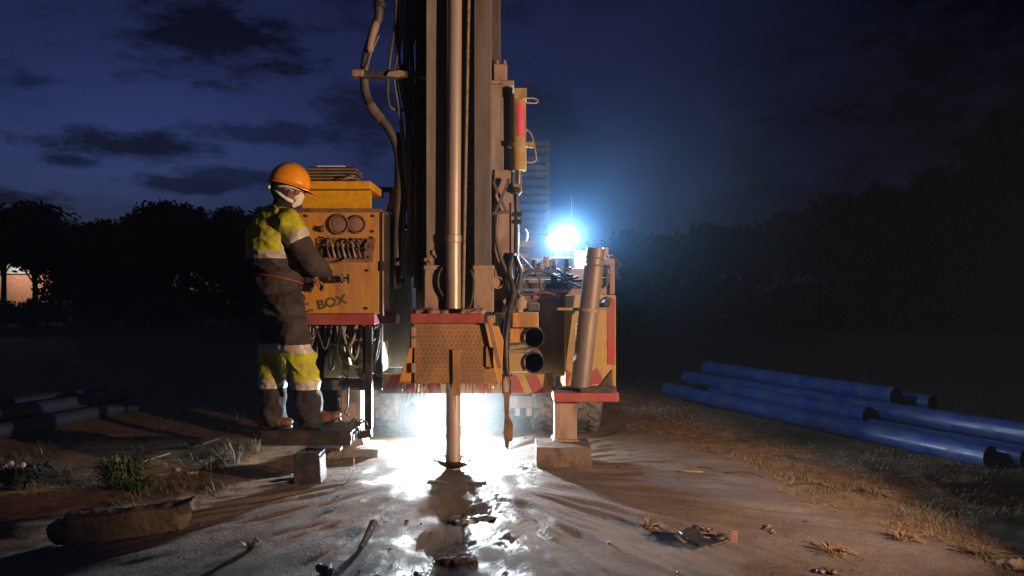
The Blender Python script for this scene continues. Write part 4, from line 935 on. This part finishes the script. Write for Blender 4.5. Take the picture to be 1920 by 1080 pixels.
# trousers
tr_ = MB()
tr_.ball(hipc+upv*.02, (.150, .180, .15), 20, M=MB3); tr_.ball(waist-upv*.07, (.145, .175, .10), 20, M=MB3)
capsules(tr_, [(hip_r-upv*.01, .118), (hip_r.lerp(kn_r, .5), .110), (kn_r, .093), (kn_r.lerp(an_r, .45), .092), (an_r+upv*.0, .088), (an_r-upv*.02, .090)])
capsules(tr_, [(hip_l-upv*.01, .118), (hip_l.lerp(kn_l, .5), .106), (kn_l, .090), (kn_l.lerp(an_l, .45), .086), (an_l+upv*.0, .082), (an_l-upv*.01, .084)])
tm = remeshed(tr_, .009, 3, cloth(.016)); tm.materials.clear()
slice_mesh(tm, [((0, 0, PZ(y, 5.05)), (0, 0, 1)) for y in (644, 660, 711, 727)])
for p in tm.polygons:
    y_ = 540+(CAM_H-p.center.z)*F/5.05
    p.material_index = 1 if (644 < y_ < 660 or 711 < y_ < 727) else (0 if 660 <= y_ <= 711 else 2)
link_mesh('trousers', tm, [HIVIS, SILVER, NAVY], person, smooth=180)
def boot(an, heel, toe):
    d = (toe-heel).normalized(); s_ = d.cross(upv).normalized(); u_ = s_.cross(d); Mb = Matrix((d, s_, u_)).transposed()
    b = MB(); capsules(b, [(an+upv*.04, .062), (heel+d*.035+u_*.035, .050)])
    for t, rx, ry, rz, dz in ((.0, .045, .040, .040, .018), (.22, .06, .042, .046, .024), (.45, .06, .044, .042, .018), (.7, .065, .049, .034, .006), (.95, .060, .047, .031, .002)):
        b.ball(heel.lerp(toe, t)+u_*dz, (rx, ry, rz), 14, M=Mb)
    b.bar(heel.lerp(toe, .02)-u_*.012, heel.lerp(toe, .9)-u_*.012, .07, .035, up=u_)
    me = remeshed(b, .0065, 2, lambda c: .004*fbm(c*20, 1, 3)); bo = link_mesh('boot', me, BOOT, person, smooth=180)
    sl_ = MB(); out_ = []
    for t, w_ in ((-.14, .024), (-.05, .040), (.25, .042), (.5, .040), (.75, .051), (1.0, .050), (1.14, .036), (1.22, .014)): out_.append((t, w_))
    ring = [(t, w_) for t, w_ in out_]+[(t, -w_) for t, w_ in reversed(out_)]; n_ = len(ring); vs = []
    for dz in (-.042, -.020):
        for t, w_ in ring: vs.append(heel+(toe-heel)*t+s_*w_+u_*dz)
    sl_.add(vs, [tuple(range(n_)), tuple(range(2*n_-1, n_-1, -1))]+[(i, (i+1) % n_, (i+1) % n_+n_, i+n_) for i in range(n_)]); sl_.build('sole', BLACK, bo, bevel=.004)
boot(an_r, heel_r, toe_r); boot(an_l, heel_l, toe_l)
# hard hat
hb = hd_c+hu*.018
def hp(v): return hb+MH @ Vector(v)
prof = []; b = MB(); n_ = 40; rows = 12; bse = len(b.v)
for i in range(rows+1):
    ph = math.pi/2*i/rows
    for k in range(n_):
        t = 2*math.pi*k/n_; rx, ry = .142, .118
        rdg = .006*max(0, 1-abs(math.sin(t)*math.cos(ph)*ry)/.016) if i > 2 else 0
        b.v.append(hp((rx*math.cos(ph)*math.cos(t), ry*math.cos(ph)*math.sin(t), (.150+rdg)*math.sin(ph)**.92)))
for i in range(rows):
    for k in range(n_): b.f.append([i*n_+k, i*n_+(k+1) % n_, (i+1)*n_+(k+1) % n_, (i+1)*n_+k]); b.m.append(0)
o0 = len(b.v)                              # brim: a narrow lip that widens to the peak in front
for (dw, dz) in ((0, 0), (1, -.006), (1, -.011), (0, -.009)):
    for k in range(n_):
        t = 2*math.pi*k/n_; fr = max(0, math.cos(t)); ex = dw*(.005+.048*fr**2)
        b.v.append(hp(((.142+ex)*math.cos(t), (.118+ex*.8)*math.sin(t), dz-dw*.016*fr**2)))
for i in range(3):
    for k in range(n_): b.f.append([o0+i*n_+k, o0+i*n_+(k+1) % n_, o0+(i+1)*n_+(k+1) % n_, o0+(i+1)*n_+k]); b.m.append(0)
me = b.mesh('hard_hat'); ht = link_mesh('hard_hat', me, HELM, person, smooth=50)
so = ht.modifiers.new('thick', 'SOLIDIFY'); so.thickness = .004; so.offset = -1
b = MB(); b.tube([hp((.104*math.cos(t), .092*math.sin(t), -.022-.030*max(0, -math.cos(t)))) for t in [2*math.pi*k/30 for k in range(31)]], .006, 8); b.build('head_band', WHITE, ht, smooth=180)
b = MB(); b.ball(hp((-.118, .02, -.052)), (.022, .030, .018), 10, M=MH); b.build('band_knob', WHITE, ht, smooth=180)
# balaclava, mask and neck wrap
bl = MB(); bl.ball(hd_c-hf*.030-hu*.010, (.088, .090, .105), 20, M=MH); bl.ball(hd_c-hf*.020-hu*.06, (.075, .075, .055), 16, M=MH); capsules(bl, [(hd_c-hu*.07-hf*.012, .070), (neck, .072)])
link_mesh('balaclava', remeshed(bl, .007, 2, lambda c: .003*fbm(c*40, 1, 2)), HOOD, person, smooth=180)
mk = MB(); mk.ball(hd_c+hf*.072-hu*.050, (.046, .054, .046), 18, M=MH); mk.ball(hd_c+hf*.092-hu*.034, (.026, .030, .024), 14, M=MH); capsules(mk, [(hd_c+hf*.05-hu*.10, .035), (hd_c+hf*.075-hu*.075, .04)])
msk = link_mesh('face_mask', remeshed(mk, .006, 2, lambda c: .002*fbm(c*50, 1, 2)), WHITE, person, smooth=180)
b = MB(); b.tube(curve([hd_c+hf*.055+hr*.052-hu*.095, hd_c+hf*.01+hr*.084-hu*.085, hd_c-hf*.045+hr*.082-hu*.062, hd_c-hf*.085+hr*.045-hu*.048]), [.014]*8+[.011]*8+[.010]*9, 10); b.tube([hd_c+hf*.06+hr*.055-hu*.03, hd_c+hf*.0+hr*.087-hu*.01], .003, 6); b.build('mask_strap', WHITE, msk, smooth=180)
for s_ in (1, -1):
    b = MB(); b.ball(hd_c+hf*.083+hr*.034*s_+hu*.006, .0125, 12); b.build('eye', STONE, person, smooth=180)

# ------------------------------------------------------------------ blue casing pipes
RP = .086
def bpipe(a, c, label, group, r=RP):
    b = MB(); a = Vector(a); c = Vector(c); b.pipe(a, c, r, .008, 32, 0, 1, segs=6, sag=.006)
    return tag(b.build('casing_pipe', [BLUE, BLUE_IN], smooth=40), label, 'pipe', group)
G1 = 'blue casing pipes piled on the right'
for a, c, lb in (((1.93, 9.19, .09), (3.59, 5.55, .08), 'front blue pipe lying on the soil, the longest in full view'),
                 ((2.46, 8.50, .185), (3.25, 6.73, .185), 'short blue pipe resting on the front pipe, its dark open end in view'),
                 ((2.20, 9.33, .22), (3.98, 5.65, .225), 'blue pipe behind the short front one, running out of the pile to the right'),
                 ((2.47, 9.40, .34), (3.57, 6.87, .34), 'topmost blue pipe along the back of the pile'),
                 ((2.75, 8.9, .26), (3.91, 6.87, .27), 'blue pipe whose open end shows just past the topmost pipe'),
                 ((2.35, 8.75, .09), (3.83, 5.50, .08), 'low blue pipe with a dark open end beside the front pipe'),
                 ((2.55, 8.8, .09), (4.06, 5.55, .08), 'low blue pipe under the middle of the pile'),
                 ((2.8, 8.6, .10), (4.25, 5.75, .09), 'low blue pipe at the back of the pile')):
    bpipe(a, c, lb, G1)
G2 = 'blue pipes lying in the dark on the left'
DBLUE = material('gloom_toned_blue_pipe', (.02, .045, .14), .6, alt=(.03, .05, .09), alt_amt=.5, alt_scale=4, bump=.1)  # pipe blue darkened to stand in for the dim light on this pile
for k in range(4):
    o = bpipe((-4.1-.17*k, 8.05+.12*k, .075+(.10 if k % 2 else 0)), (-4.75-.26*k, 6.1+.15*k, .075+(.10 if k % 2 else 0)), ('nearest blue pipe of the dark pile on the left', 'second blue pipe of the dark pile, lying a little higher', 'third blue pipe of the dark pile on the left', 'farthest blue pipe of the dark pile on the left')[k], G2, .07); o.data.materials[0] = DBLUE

# ------------------------------------------------------------------ grass, plants and debris
def blade(mb_, p, h, lean, w_, mi):
    a = random.random()*6.283; s_ = Vector((math.cos(a), math.sin(a), 0))*w_; l_ = Vector((math.cos(a+1.6), math.sin(a+1.6), 0))
    v = [p-s_, p+s_, p+l_*lean*.35+upv*h*.6+s_*.7, p+l_*lean*.35+upv*h*.6-s_*.7, p+l_*lean+upv*h]
    mb_.add(v, [(0, 1, 2, 3), (3, 2, 4)], mi)
gr = MB(); random.seed(21)
def scatter(n, x0, x1, y0, y1, h0, h1, w_, mi, lim, thr):
    k = 0
    for _ in range(n*4):
        if k >= n: break
        x, y = random.uniform(x0, x1), y0+(y1-y0)*random.random()**1.5
        if abs(x) > y*.72+.25: continue
        z, mu, we = ground_info(x, y)
        cl_ = noise.noise(Vector((x*1.9, y*1.9, 8)))+.5*noise.noise(Vector((x*6, y*6, 3)))
        if mu > lim or cl_ < thr: continue
        if -1.35 < x < 1.1 and y > 5.9: continue
        hh = random.uniform(h0, h1)*(1+max(0, cl_)*.9); blade(gr, Vector((x, y, z-.005)), hh, hh*random.uniform(.5, 2.0), w_*random.uniform(.6, 1.2), mi); k += 1
scatter(6000, -6, -1.0, 4.4, 12, .02, .06, .003, 0, .35, .05)
scatter(500, -6, -1.0, 4.3, 12, .02, .06, .003, 1, .45, .2)
for _l in (1,):
    scatter(21000, .8, 6, 3.4, 10, .008, .030, .0028, 1, .5, -.2)
    scatter(2500, 1.2, 7, 4.5, 12, .02, .06, .003, 0, .3, .1)
tag(gr.build('grass', [GRASS, DRYGRASS], recalc=False), 'short patchy grass and dry straw round the muddy clearing', 'grass', kind='stuff')
pb = MB(); r_ = random.Random(5)
for k in range(230):
    x, y = r_.uniform(-2.5, 2.8), 3.35+r_.random()**1.4*3.2
    s_ = r_.choice((.003, .004, .005, .007, .010)); z, mu, we = ground_info(x, y)
    pb.ball((x, y, z+s_*.3), (s_*r_.uniform(.8, 1.6), s_*r_.uniform(.8, 1.5), s_*r_.uniform(.5, .9)), 6)
tag(pb.build('gravel', MUD, smooth=180), 'scattered wet crumbs of mud and grit', 'gravel', kind='stuff')
def tuft(name, px, py, n, h, spread, m_, label, cat='plant', w_=.006, group=None, flowers=0):
    x, y = gp(px, py); z = GZ(x, y); b = MB(); r_ = random.Random(int(px))
    for k in range(n):
        a = r_.random()*6.283; rr_ = r_.random()**.6*spread*.45; p0 = Vector((x+rr_*math.cos(a)*.6, y+rr_*math.sin(a)*.6, z-.01))
        d = Vector((math.cos(a), math.sin(a), 0)); hh = h*r_.uniform(.45, 1.05); rc = spread*r_.uniform(.2, .9)
        pts = [p0, p0+d*rc*.25+upv*hh*.6, p0+d*rc*.65+upv*hh, p0+d*rc+upv*hh*r_.uniform(.6, 1.0)]
        s_ = Vector((-d.y, d.x, 0))
        vs = []
        for i, q_ in enumerate(pts):
            ww = w_*(.8, 1.2, .9, .1)[i]; vs += [q_-s_*ww, q_+s_*ww+upv*ww*.4]
        b.add(vs, [(2*i, 2*i+1, 2*i+3, 2*i+2) for i in range(3)])
    o = tag(b.build(name, m_, recalc=False), label, cat, group)
    for k in range(flowers):
        f_ = MB(); a = (k/flowers)*6.28; q_ = Vector((x+spread*.55*(k-flowers/2)/flowers*1.6, y-.02*k, z+h*(.9+.15*(k % 2))))
        f_.ball(q_, (.022, .02, .02), 10); f_.tube([q_-upv*h*.9, q_], .003, 5); f_.build('seed_head', PALE, o, smooth=180)
    return o
tuft('weed_plant', 226, 915, 260, .20, .24, WEED, 'bushy bright green weed at the edge of the mud, behind the log', w_=.007)
tuft('weed_plant', 262, 920, 110, .10, .20, WEED, 'low green weed spreading right of the bushy one', w_=.006)
tuft('weed_plant', 38, 915, 200, .16, .24, LEAF2, 'dark green plant with pale round seed heads by the left edge', w_=.010, flowers=4)
tuft('dry_weed', 443, 868, 22, .20, .10, PALE, 'pale dry weed standing left of the operator step', w_=.0016)
tuft('dry_weed', 395, 880, 50, .07, .18, DRYGRASS, 'low dry weed patch at the mud edge behind the log', w_=.005)
tuft('dry_weed', 482, 850, 12, .18, .06, PALE, 'thin dry stalks just under the end of the operator step', w_=.0013)
tuft('grass_tuft', 470, 1030, 34, .06, .07, WEED, 'small yellowish grass tuft alone on the grey mud', w_=.003)
for px, py, lb in ((1215, 985, 0), (1560, 1035, 1), (1690, 1010, 2), (1790, 960, 3), (1640, 925, 4), (1500, 860, 5), (1840, 1040, 6), (1755, 905, 7)):
    tuft('dry_tuft', px, py, 80, .035, .15, DRYGRASS, ('dry straw tuft in the red mud left of the broken scoop', 'dry straw tuft on the red soil near the front', 'dry straw tuft between the wire curl and the right edge', 'dry straw tuft at the edge of the lit soil', 'dry straw tuft in front of the blue pipes', 'dry straw tuft beyond the pale stick', 'dry straw tuft in the bottom right corner', 'dry straw tuft close to the front blue pipe')[lb], w_=.0035, group='dry straw tufts on the right')
def stick(name, pts, r, m_, label, cat='stick', lift=.008):
    q_ = []
    for px, py in pts:
        x, y = gp(px, py); q_.append(Vector((x, y, GZ(x, y)+lift)))
    b = MB(); cv = curve(q_, 5) if len(q_) > 2 else q_
    b.tube(cv, [r*(1-.4*i/len(cv)) for i in range(len(cv))], 7); return tag(b.build(name, m_, smooth=180), label, cat)
stick('reed_stalk', [(265, 874), (318, 857)], .006, PALE, 'pale reed stalk lying in the grass beside the bushy weed', lift=.03)
stick('reed_stalk', [(380, 840), (412, 828)], .004, PALE, 'thin pale reed stalk in the darker grass behind', lift=.03)
stick('flat_stick', [(1268, 885), (1318, 887)], .008, PALE, 'pale flat stick lying right of the jack block shadow')
stick('twig', [(1310, 878), (1330, 880), (1345, 886)], .004, BARK, 'short dark twig above the pale flat stick')
stick('twig', [(1362, 888), (1400, 887), (1432, 897)], .005, BARK, 'dark twig right of the pale flat stick')
stick('twig', [(1482, 912), (1515, 908), (1545, 912), (1565, 920)], .005, BARK, 'bent dark twig on the soil in front of the pipes')
stick('twig', [(1605, 922), (1635, 917), (1668, 919), (1690, 926)], .004, BARK, 'long thin twig farthest right on the soil')
stick('straw_stick', [(1878, 1047), (1925, 1046)], .005, PALE, 'yellow straw stick at the right edge')
stick('wire_curl', [(1440, 984), (1446, 990), (1438, 994), (1450, 998), (1454, 1004)], .005, WIRE, 'small shiny curl of wire on the red mud', 'wire', .012)
clod('pale_stone', gp(1893, 1066), (.10, .06, .05), STONE, 'pale stone in the bottom right corner', 'stone', 21)
clod('pale_stone', gp(330, 882), (.035, .03, .02), STONE, 'small pale stone at the mud edge left of the dry weed', 'stone', 22, vox=.006)
clod('pale_stone', gp(360, 888), (.05, .03, .02), STONE, 'pale stone before the dry weed patch', 'stone', 23, vox=.006)
clod('pale_stone', gp(410, 880), (.045, .03, .025), STONE, 'pale stone right of the dry weed patch', 'stone', 24, vox=.006)
# dark stub sticking out of the mud
x, y = gp(676, 1028); x2, y2 = gp(697, 1004); b = MB(); b.tube([Vector((x, y, GZ(x, y)+.0)), Vector(((x+x2)/2, (y+y2)/2, GZ(x, y)+.018)), Vector((x2, y2+.05, GZ(x2, y2)+.05))], [.012, .019, .024], 12); tag(b.build('mud_stub', WETMUD, smooth=40), 'dark muddy stub with a shiny tip lying left of the wet channel', 'stub')
# broken log on the left
xa, ya = gp(98, 1032); xb, yb = gp(300, 1006); lg = MB(); r_ = random.Random(3)
A = Vector((xa, ya+.09, .085)); B = Vector((xb+.05, yb+.09, .088))
for i in range(12):
    t = i/11; c_0 = A.lerp(B, t); lg.ball(c_0+Vector((0, 0, .006*r_.uniform(-1, 1))), (.075, .075+.02*t, .066+.018*t), 14)
lg.bar(A+Vector((.01, 0, 0)), B, .15, .135)
lg.bar(B-Vector((.08, .02, -.02)), B+Vector((.11, -.01, .075)), .12, .055); lg.bar(B-Vector((.05, .0, .05)), B+Vector((.055, -.03, -.045)), .10, .03)
me = remeshed(lg, .010, 1, lambda c: .010*fbm(Vector((c.x*5, c.y*16, c.z*16)), 1, 5)+.004*fbm(c*45, 1, 2)); me.transform(Matrix.Translation((0, 0, GZ(xa, ya)-.01)))
LOGM = material('rough_old_wood', (.12, .09, .07), .9, alt=(.10, .07, .055), alt_amt=.5, alt_scale=9, dust=(.22, .17, .13), dust_amt=.3, bump=.7, bump_scale=30)
tag(link_mesh('broken_log', me, LOGM, smooth=180), 'thick brown broken log lying on the mud at the left', 'log')
# broken scoop
x, y = gp(1325, 1030); zg = GZ(x, y); b = MB(); C_ = Vector((x, y+.04, zg+.035)); n_ = 24; vs = []
for i in range(6):
    rr_ = i/5
    for k in range(n_+1):
        a = R(95+k*250/n_); ex = rr_*(.125+.01*math.sin(k*2.3)); vs.append(C_+Vector((ex*math.cos(a), ex*.78*math.sin(a), .020*rr_**2+.018*math.sin(a)*rr_+(.006*math.sin(k*1.7) if i == 5 else 0))))
b.add(vs, [(i*(n_+1)+k, i*(n_+1)+k+1, (i+1)*(n_+1)+k+1, (i+1)*(n_+1)+k) for i in range(5) for k in range(n_)])
so = b.build('broken_scoop', LAMPBODY, smooth=60); tag(so, 'broken black scoop half sunk in the red mud', 'scoop'); s2 = so.modifiers.new('t', 'SOLIDIFY'); s2.thickness = .010
b = MB(); r_ = random.Random(9)
for k in range(26):
    a = R(60+r_.random()*70); p = C_+Vector((.12*math.cos(a)-.02+r_.uniform(-.02, .04), .09*math.sin(a)+r_.uniform(-.02, .01), .03+r_.uniform(-.01, .01))); b.ball(p, r_.uniform(.005, .011), 8)
b.bar(C_+Vector((.04, -.02, .0)), C_+Vector((.11, .0, .02)), .05, .02); b.build('torn_edge', WETMUD, so, smooth=180)
b = MB(); xs_, ys_ = gp(1375, 1016); b.bar(Vector((xs_, ys_, GZ(xs_, ys_)-.01)), Vector((xs_+.004, ys_+.006, GZ(xs_, ys_)+.062)), .036, .03, up=Vector((0, 1, 0))); b.bar(Vector((xs_-.03, ys_-.0, GZ(xs_, ys_)+.045)), Vector((xs_, ys_, GZ(xs_, ys_)+.055)), .02, .018); tag(b.build('rusty_stub', RUST, bevel=.003), 'short square rusty stub standing beside the broken scoop', 'stub')
# loose wire hanging from the step
b = MB(); x, y = gp(648, 908); b.tube(curve([P(674, 838, 5.02), P(664, 856, 5.04), P(663, 876, 5.02), P(656, 895, 5.0), Vector((x, y, GZ(x, y)+.004)), Vector((x-.06, y-.02, GZ(x-.06, y-.02)+.004))]), .003, 6); tag(b.build('loose_wire', WIRE, smooth=180), 'thin pale wire hanging from the operator step to the mud', 'wire')
b = MB()
for pts in (((660, 790), (672, 796), (684, 792), (690, 800)), ((668, 800), (678, 788), (688, 797)), ((655, 797), (664, 787), (676, 801))): b.tube(curve([P(x, y-1, 5.15) for x, y in pts]), .006, 6)
tag(b.build('chain_heap', STEEL, smooth=180), 'small heap of dark chain on the end of the operator step', 'chain')

# ------------------------------------------------------------------ trees, bushes and far houses
def tree_meshes(seed, h, wd, crown0, leaf, nclump, per):
    r_ = random.Random(seed); t = MB(); t.tube([(0, 0, -.3), (.05*h*.1, 0, h*.3), (r_.uniform(-.2, .2), 0, h*.62), (r_.uniform(-.3, .3), .1, h*.9)], [h*.030, h*.022, h*.014, h*.004], 8)
    c = MB()
    for k in range(nclump):
        a = r_.random()*6.283; u = r_.random(); zz = crown0+(h-crown0)*u; rad = wd*.5*(math.sin(math.pi*min(1, .12+u*.86))**.7)*r_.random()**.5
        cc = Vector((rad*math.cos(a), rad*math.sin(a), zz))
        if k % 3 == 0: t.tube([(0, 0, max(.25*h, zz-.25*h)), cc*.55+Vector((0, 0, zz*.42)), cc], [h*.010, h*.006, h*.002], 5)
        cr_ = wd*r_.uniform(.07, .15)
        for j in range(per):
            d = Vector((r_.gauss(0, 1), r_.gauss(0, 1), r_.gauss(0, .7))); d = d.normalized()*cr_*r_.random()**.4; p = cc+d
            n0 = Vector((r_.gauss(0, 1), r_.gauss(0, 1), r_.gauss(0, 1)+.6)).normalized(); a1 = n0.orthogonal().normalized(); a2 = n0.cross(a1); s_ = leaf*r_.uniform(.6, 1.3)
            c.add([p-a1*s_, p+a2*s_*.45, p+a1*s_, p-a2*s_*.45], [(0, 1, 2, 3)])
    return t, c
protos = []
for i, (h, wd, c0, lf, nc, pr) in enumerate(((4.8, 4.4, 2.3, .15, 85, 46), (5.4, 3.8, 1.9, .15, 90, 46), (4.5, 4.8, 2.4, .16, 90, 42), (9.0, 7.5, 2.0, .20, 150, 40))):
    t, c = tree_meshes(40+i, h, wd, c0, lf, nc, pr)
    tm_ = t.mesh('trunk'); tm_.materials.append(BARK); cm_ = c.mesh('crown', False); cm_.materials.append(LEAF if i % 2 else LEAF2); protos.append((tm_, cm_))
t, c = tree_meshes(77, 1.7, 2.6, .15, .09, 60, 46); bush_t = t.mesh('stem'); bush_t.materials.append(BARK); bush_c = c.mesh('foliage', False); bush_c.materials.append(LEAF2)
def plant_tree(px, D, k, sc_, label, group, rz=0, bush=False):
    x = PX(px, D); z = GZ(x, D)
    root = empty('bush' if bush else 'tree', (x, D, z), label, 'bush' if bush else 'tree', group); root.rotation_euler.z = rz; root.scale = (sc_, sc_, sc_)
    for nm, me in ((('stem', bush_t), ('foliage', bush_c)) if bush else (('trunk', protos[k][0]), ('crown', protos[k][1]))):
        o = bpy.data.objects.new(nm, me); col.objects.link(o); o.parent = root
r_ = random.Random(31)
GL = 'dark trees along the left horizon'; LL = 'dark tree in the row along the left horizon behind the worker'
for i, (px, D, k, s_) in enumerate(((-60, 33, 0, 1.08), (6, 37, 2, 1.12), (66, 37, 0, 1.08), (112, 34, 2, .84), (140, 30, 1, .62), (186, 34, 0, .86), (232, 36, 1, .80), (268, 31, 1, .80), (292, 38, 1, 1.04), (340, 33, 1, .80), (352, 39, 0, 1.10), (398, 34, 0, .86), (436, 37, 1, .95), (462, 31, 0, .84), (500, 36, 1, .92), (548, 33, 0, .86), (610, 36, 2, .9), (690, 37, 0, .75))):
    plant_tree(px, D, k, s_, LL, GL, r_.random()*6)
for i in range(20):
    plant_tree(-70+i*40+r_.uniform(-12, 12), r_.uniform(26, 29), 0, r_.uniform(.46, .54) if i < 5 else r_.uniform(.70, 1.12), 'dark bush in the low row under the left trees', 'bushes under the left trees', r_.random()*6, True)
GR_ = 'dark trees along the right horizon'; LR = 'dark tree in the row along the right horizon beyond the blue pipes'
for px, D, k, s_ in ((1020, 40, 2, .8), (1110, 36, 2, .75), (1180, 34, 0, .78), (1250, 33, 2, .78), (1330, 35, 0, .85), (1405, 32, 2, .85), (1480, 34, 0, .95), (1560, 33, 1, 1.0)):
    plant_tree(px, D, k, s_, LR, GR_, r_.random()*6)
for px, D, k, s_, lb in ((1650, 31, 3, .60, 'middle sized dark tree rising left of the tallest tree on the right'), (1765, 27, 3, .62, 'broad dark tree between the tallest tree and the middle sized one'), (1900, 24, 3, .74, 'tallest dark tree at the right edge'), (1990, 27, 3, .70, 'big dark tree cut off by the right edge')):
    plant_tree(px, D, k, s_, lb, None, r_.random()*6)
for i in range(13):
    plant_tree(1170+i*64+r_.uniform(-15, 15), r_.uniform(22, 26), 0, r_.uniform(.8, 1.1), 'dark bush in the low row beyond the blue pipes', 'bushes beyond the blue pipes', r_.random()*6, True)
def house(name, px0, px1, ytop, ybot, D, m_up, m_low, label, lamp_at, power):
    x0, x1 = PX(px0, D), PX(px1, D); zt_, zs = PZ(ytop, D), PZ(ybot, D)
    root = empty(name, ((x0+x1)/2, D+2, 0), label, 'house')
    b = MB(); b.box((x0, D, zs), (x1, D+5, zt_)); wl = b.build('upper_wall', m_up, root)
    b = MB(); b.box((x0-.3, D-.25, -.5), (x1+.3, D+5, zs-.06)); b.build('lower_wall', m_low, root)
    b = MB(); b.box((x0-.3, D-.35, zs-.06), (x1+.3, D-.0, zs)); b.build('ledge', ROOF, root)
    b = MB(); b.prism([(x0-.5, zt_), (x1+.5, zt_), ((x0+x1)/2, zt_+1.3)], D-.5, D+5.4); b.build('roof', ROOF, root)
    b = MB(); b.ball(lamp_at, .06, 10); b.bar(lamp_at, (lamp_at[0], D, lamp_at[2]), .03, .03); b.build('wall_lamp', EMBER, root, smooth=180)
    return lamp('house_lamp_light', 'POINT', Vector(lamp_at)-Vector((0, .12, 0)), power, (1.0, .92, .82), shadow_soft_size=.1)
house('far_house', -70, 92, 474, 513, 48, WALLP, WALLO, 'pale lit house wall showing under the trees at the left edge', (PX(20, 46), 46, 3.1), 480)
house('far_shed', 255, 440, 500, 536, 50, WALLO, WALLO, 'orange lit shed wall broken up by branches left of the worker', (PX(350, 48.2), 48.2, 2.6), 80)

# ------------------------------------------------------------------ spray at the bore, and the night air
def volume(name, me, color, dens, aniso, label):
    m = bpy.data.materials.new(name+'_air'); m.use_nodes = True; t = m.node_tree; t.nodes.clear()
    o_ = t.nodes.new('ShaderNodeOutputMaterial'); v = t.nodes.new('ShaderNodeVolumePrincipled'); v.inputs['Color'].default_value = (*color, 1); v.inputs['Density'].default_value = dens; v.inputs['Anisotropy'].default_value = aniso
    t.links.new(v.outputs[0], o_.inputs['Volume'])
    o = link_mesh(name, me, m); tag(o, label, name, kind='stuff'); return o
def cloud(name, c, rad, color, dens, label, power=1.5, seed=0):   # a drifting puff, thickest in its middle
    mb_ = MB(); mb_.ball((0, 0, 0), (1, 1, 1), 28)
    m = bpy.data.materials.new(name+'_air'); m.use_nodes = True; t = m.node_tree; t.nodes.clear(); n_ = t.nodes.new; l_ = t.links.new
    o_ = n_('ShaderNodeOutputMaterial'); v = n_('ShaderNodeVolumePrincipled'); v.inputs['Color'].default_value = (*color, 1); v.inputs['Anisotropy'].default_value = .1
    co = n_('ShaderNodeTexCoord'); ln = n_('ShaderNodeVectorMath'); ln.operation = 'LENGTH'; l_(co.outputs['Object'], ln.inputs[0])
    nzz = n_('ShaderNodeTexNoise'); nzz.inputs['Scale'].default_value = 2.2; nzz.inputs['Detail'].default_value = 3; l_(co.outputs['Object'], nzz.inputs['Vector'])
    def mth(op, a, c2, cl=False):
        x = n_('ShaderNodeMath'); x.operation = op; x.use_clamp = cl
        for i, q in enumerate((a, c2)):
            if isinstance(q, (int, float)): x.inputs[i].default_value = q
            else: l_(q, x.inputs[i])
        return x.outputs[0]
    f = mth('POWER', mth('SUBTRACT', 1.0, ln.outputs[1], True), power)
    f = mth('MULTIPLY', f, mth('MULTIPLY', mth('SUBTRACT', nzz.outputs[0], .22, True), 3.4))
    l_(mth('MULTIPLY', f, dens), v.inputs['Density']); l_(v.outputs[0], o_.inputs['Volume'])
    me = mb_.mesh(name); o = link_mesh(name, me, m, recentre=False); o.location = c; o.scale = rad
    tag(o, label, 'mist', kind='stuff'); return o
cloud('mist', (LOW.x+.03, 5.95, .36), (.95, 1.05, .58), (.86, .95, 1.0), .30, 'bright spray mist hanging round the foot of the drill rod', 1.6)
cloud('mist', TOP+Vector((.25, .0, .25)), (2.5, 2.0, 1.9), (.28, .58, 1.0), .165, 'faint bluish vapour glowing round the floodlight', 2.9)
cloud('mist', TOP+Vector((.02, -.1, .02)), (.5, .45, .45), (.5, .76, 1.0), .55, 'small added knot of vapour spreading the glare at the floodlight', 2.4)  # extra dense puff, added to give the lamp a ragged glare
hz = MB(); hz.box((-175, -25, -3), (175, 205, 13)); volume('haze', hz.mesh('haze'), (.62, .80, 1.0), 0.0022, .0, 'thin night haze over the whole field')
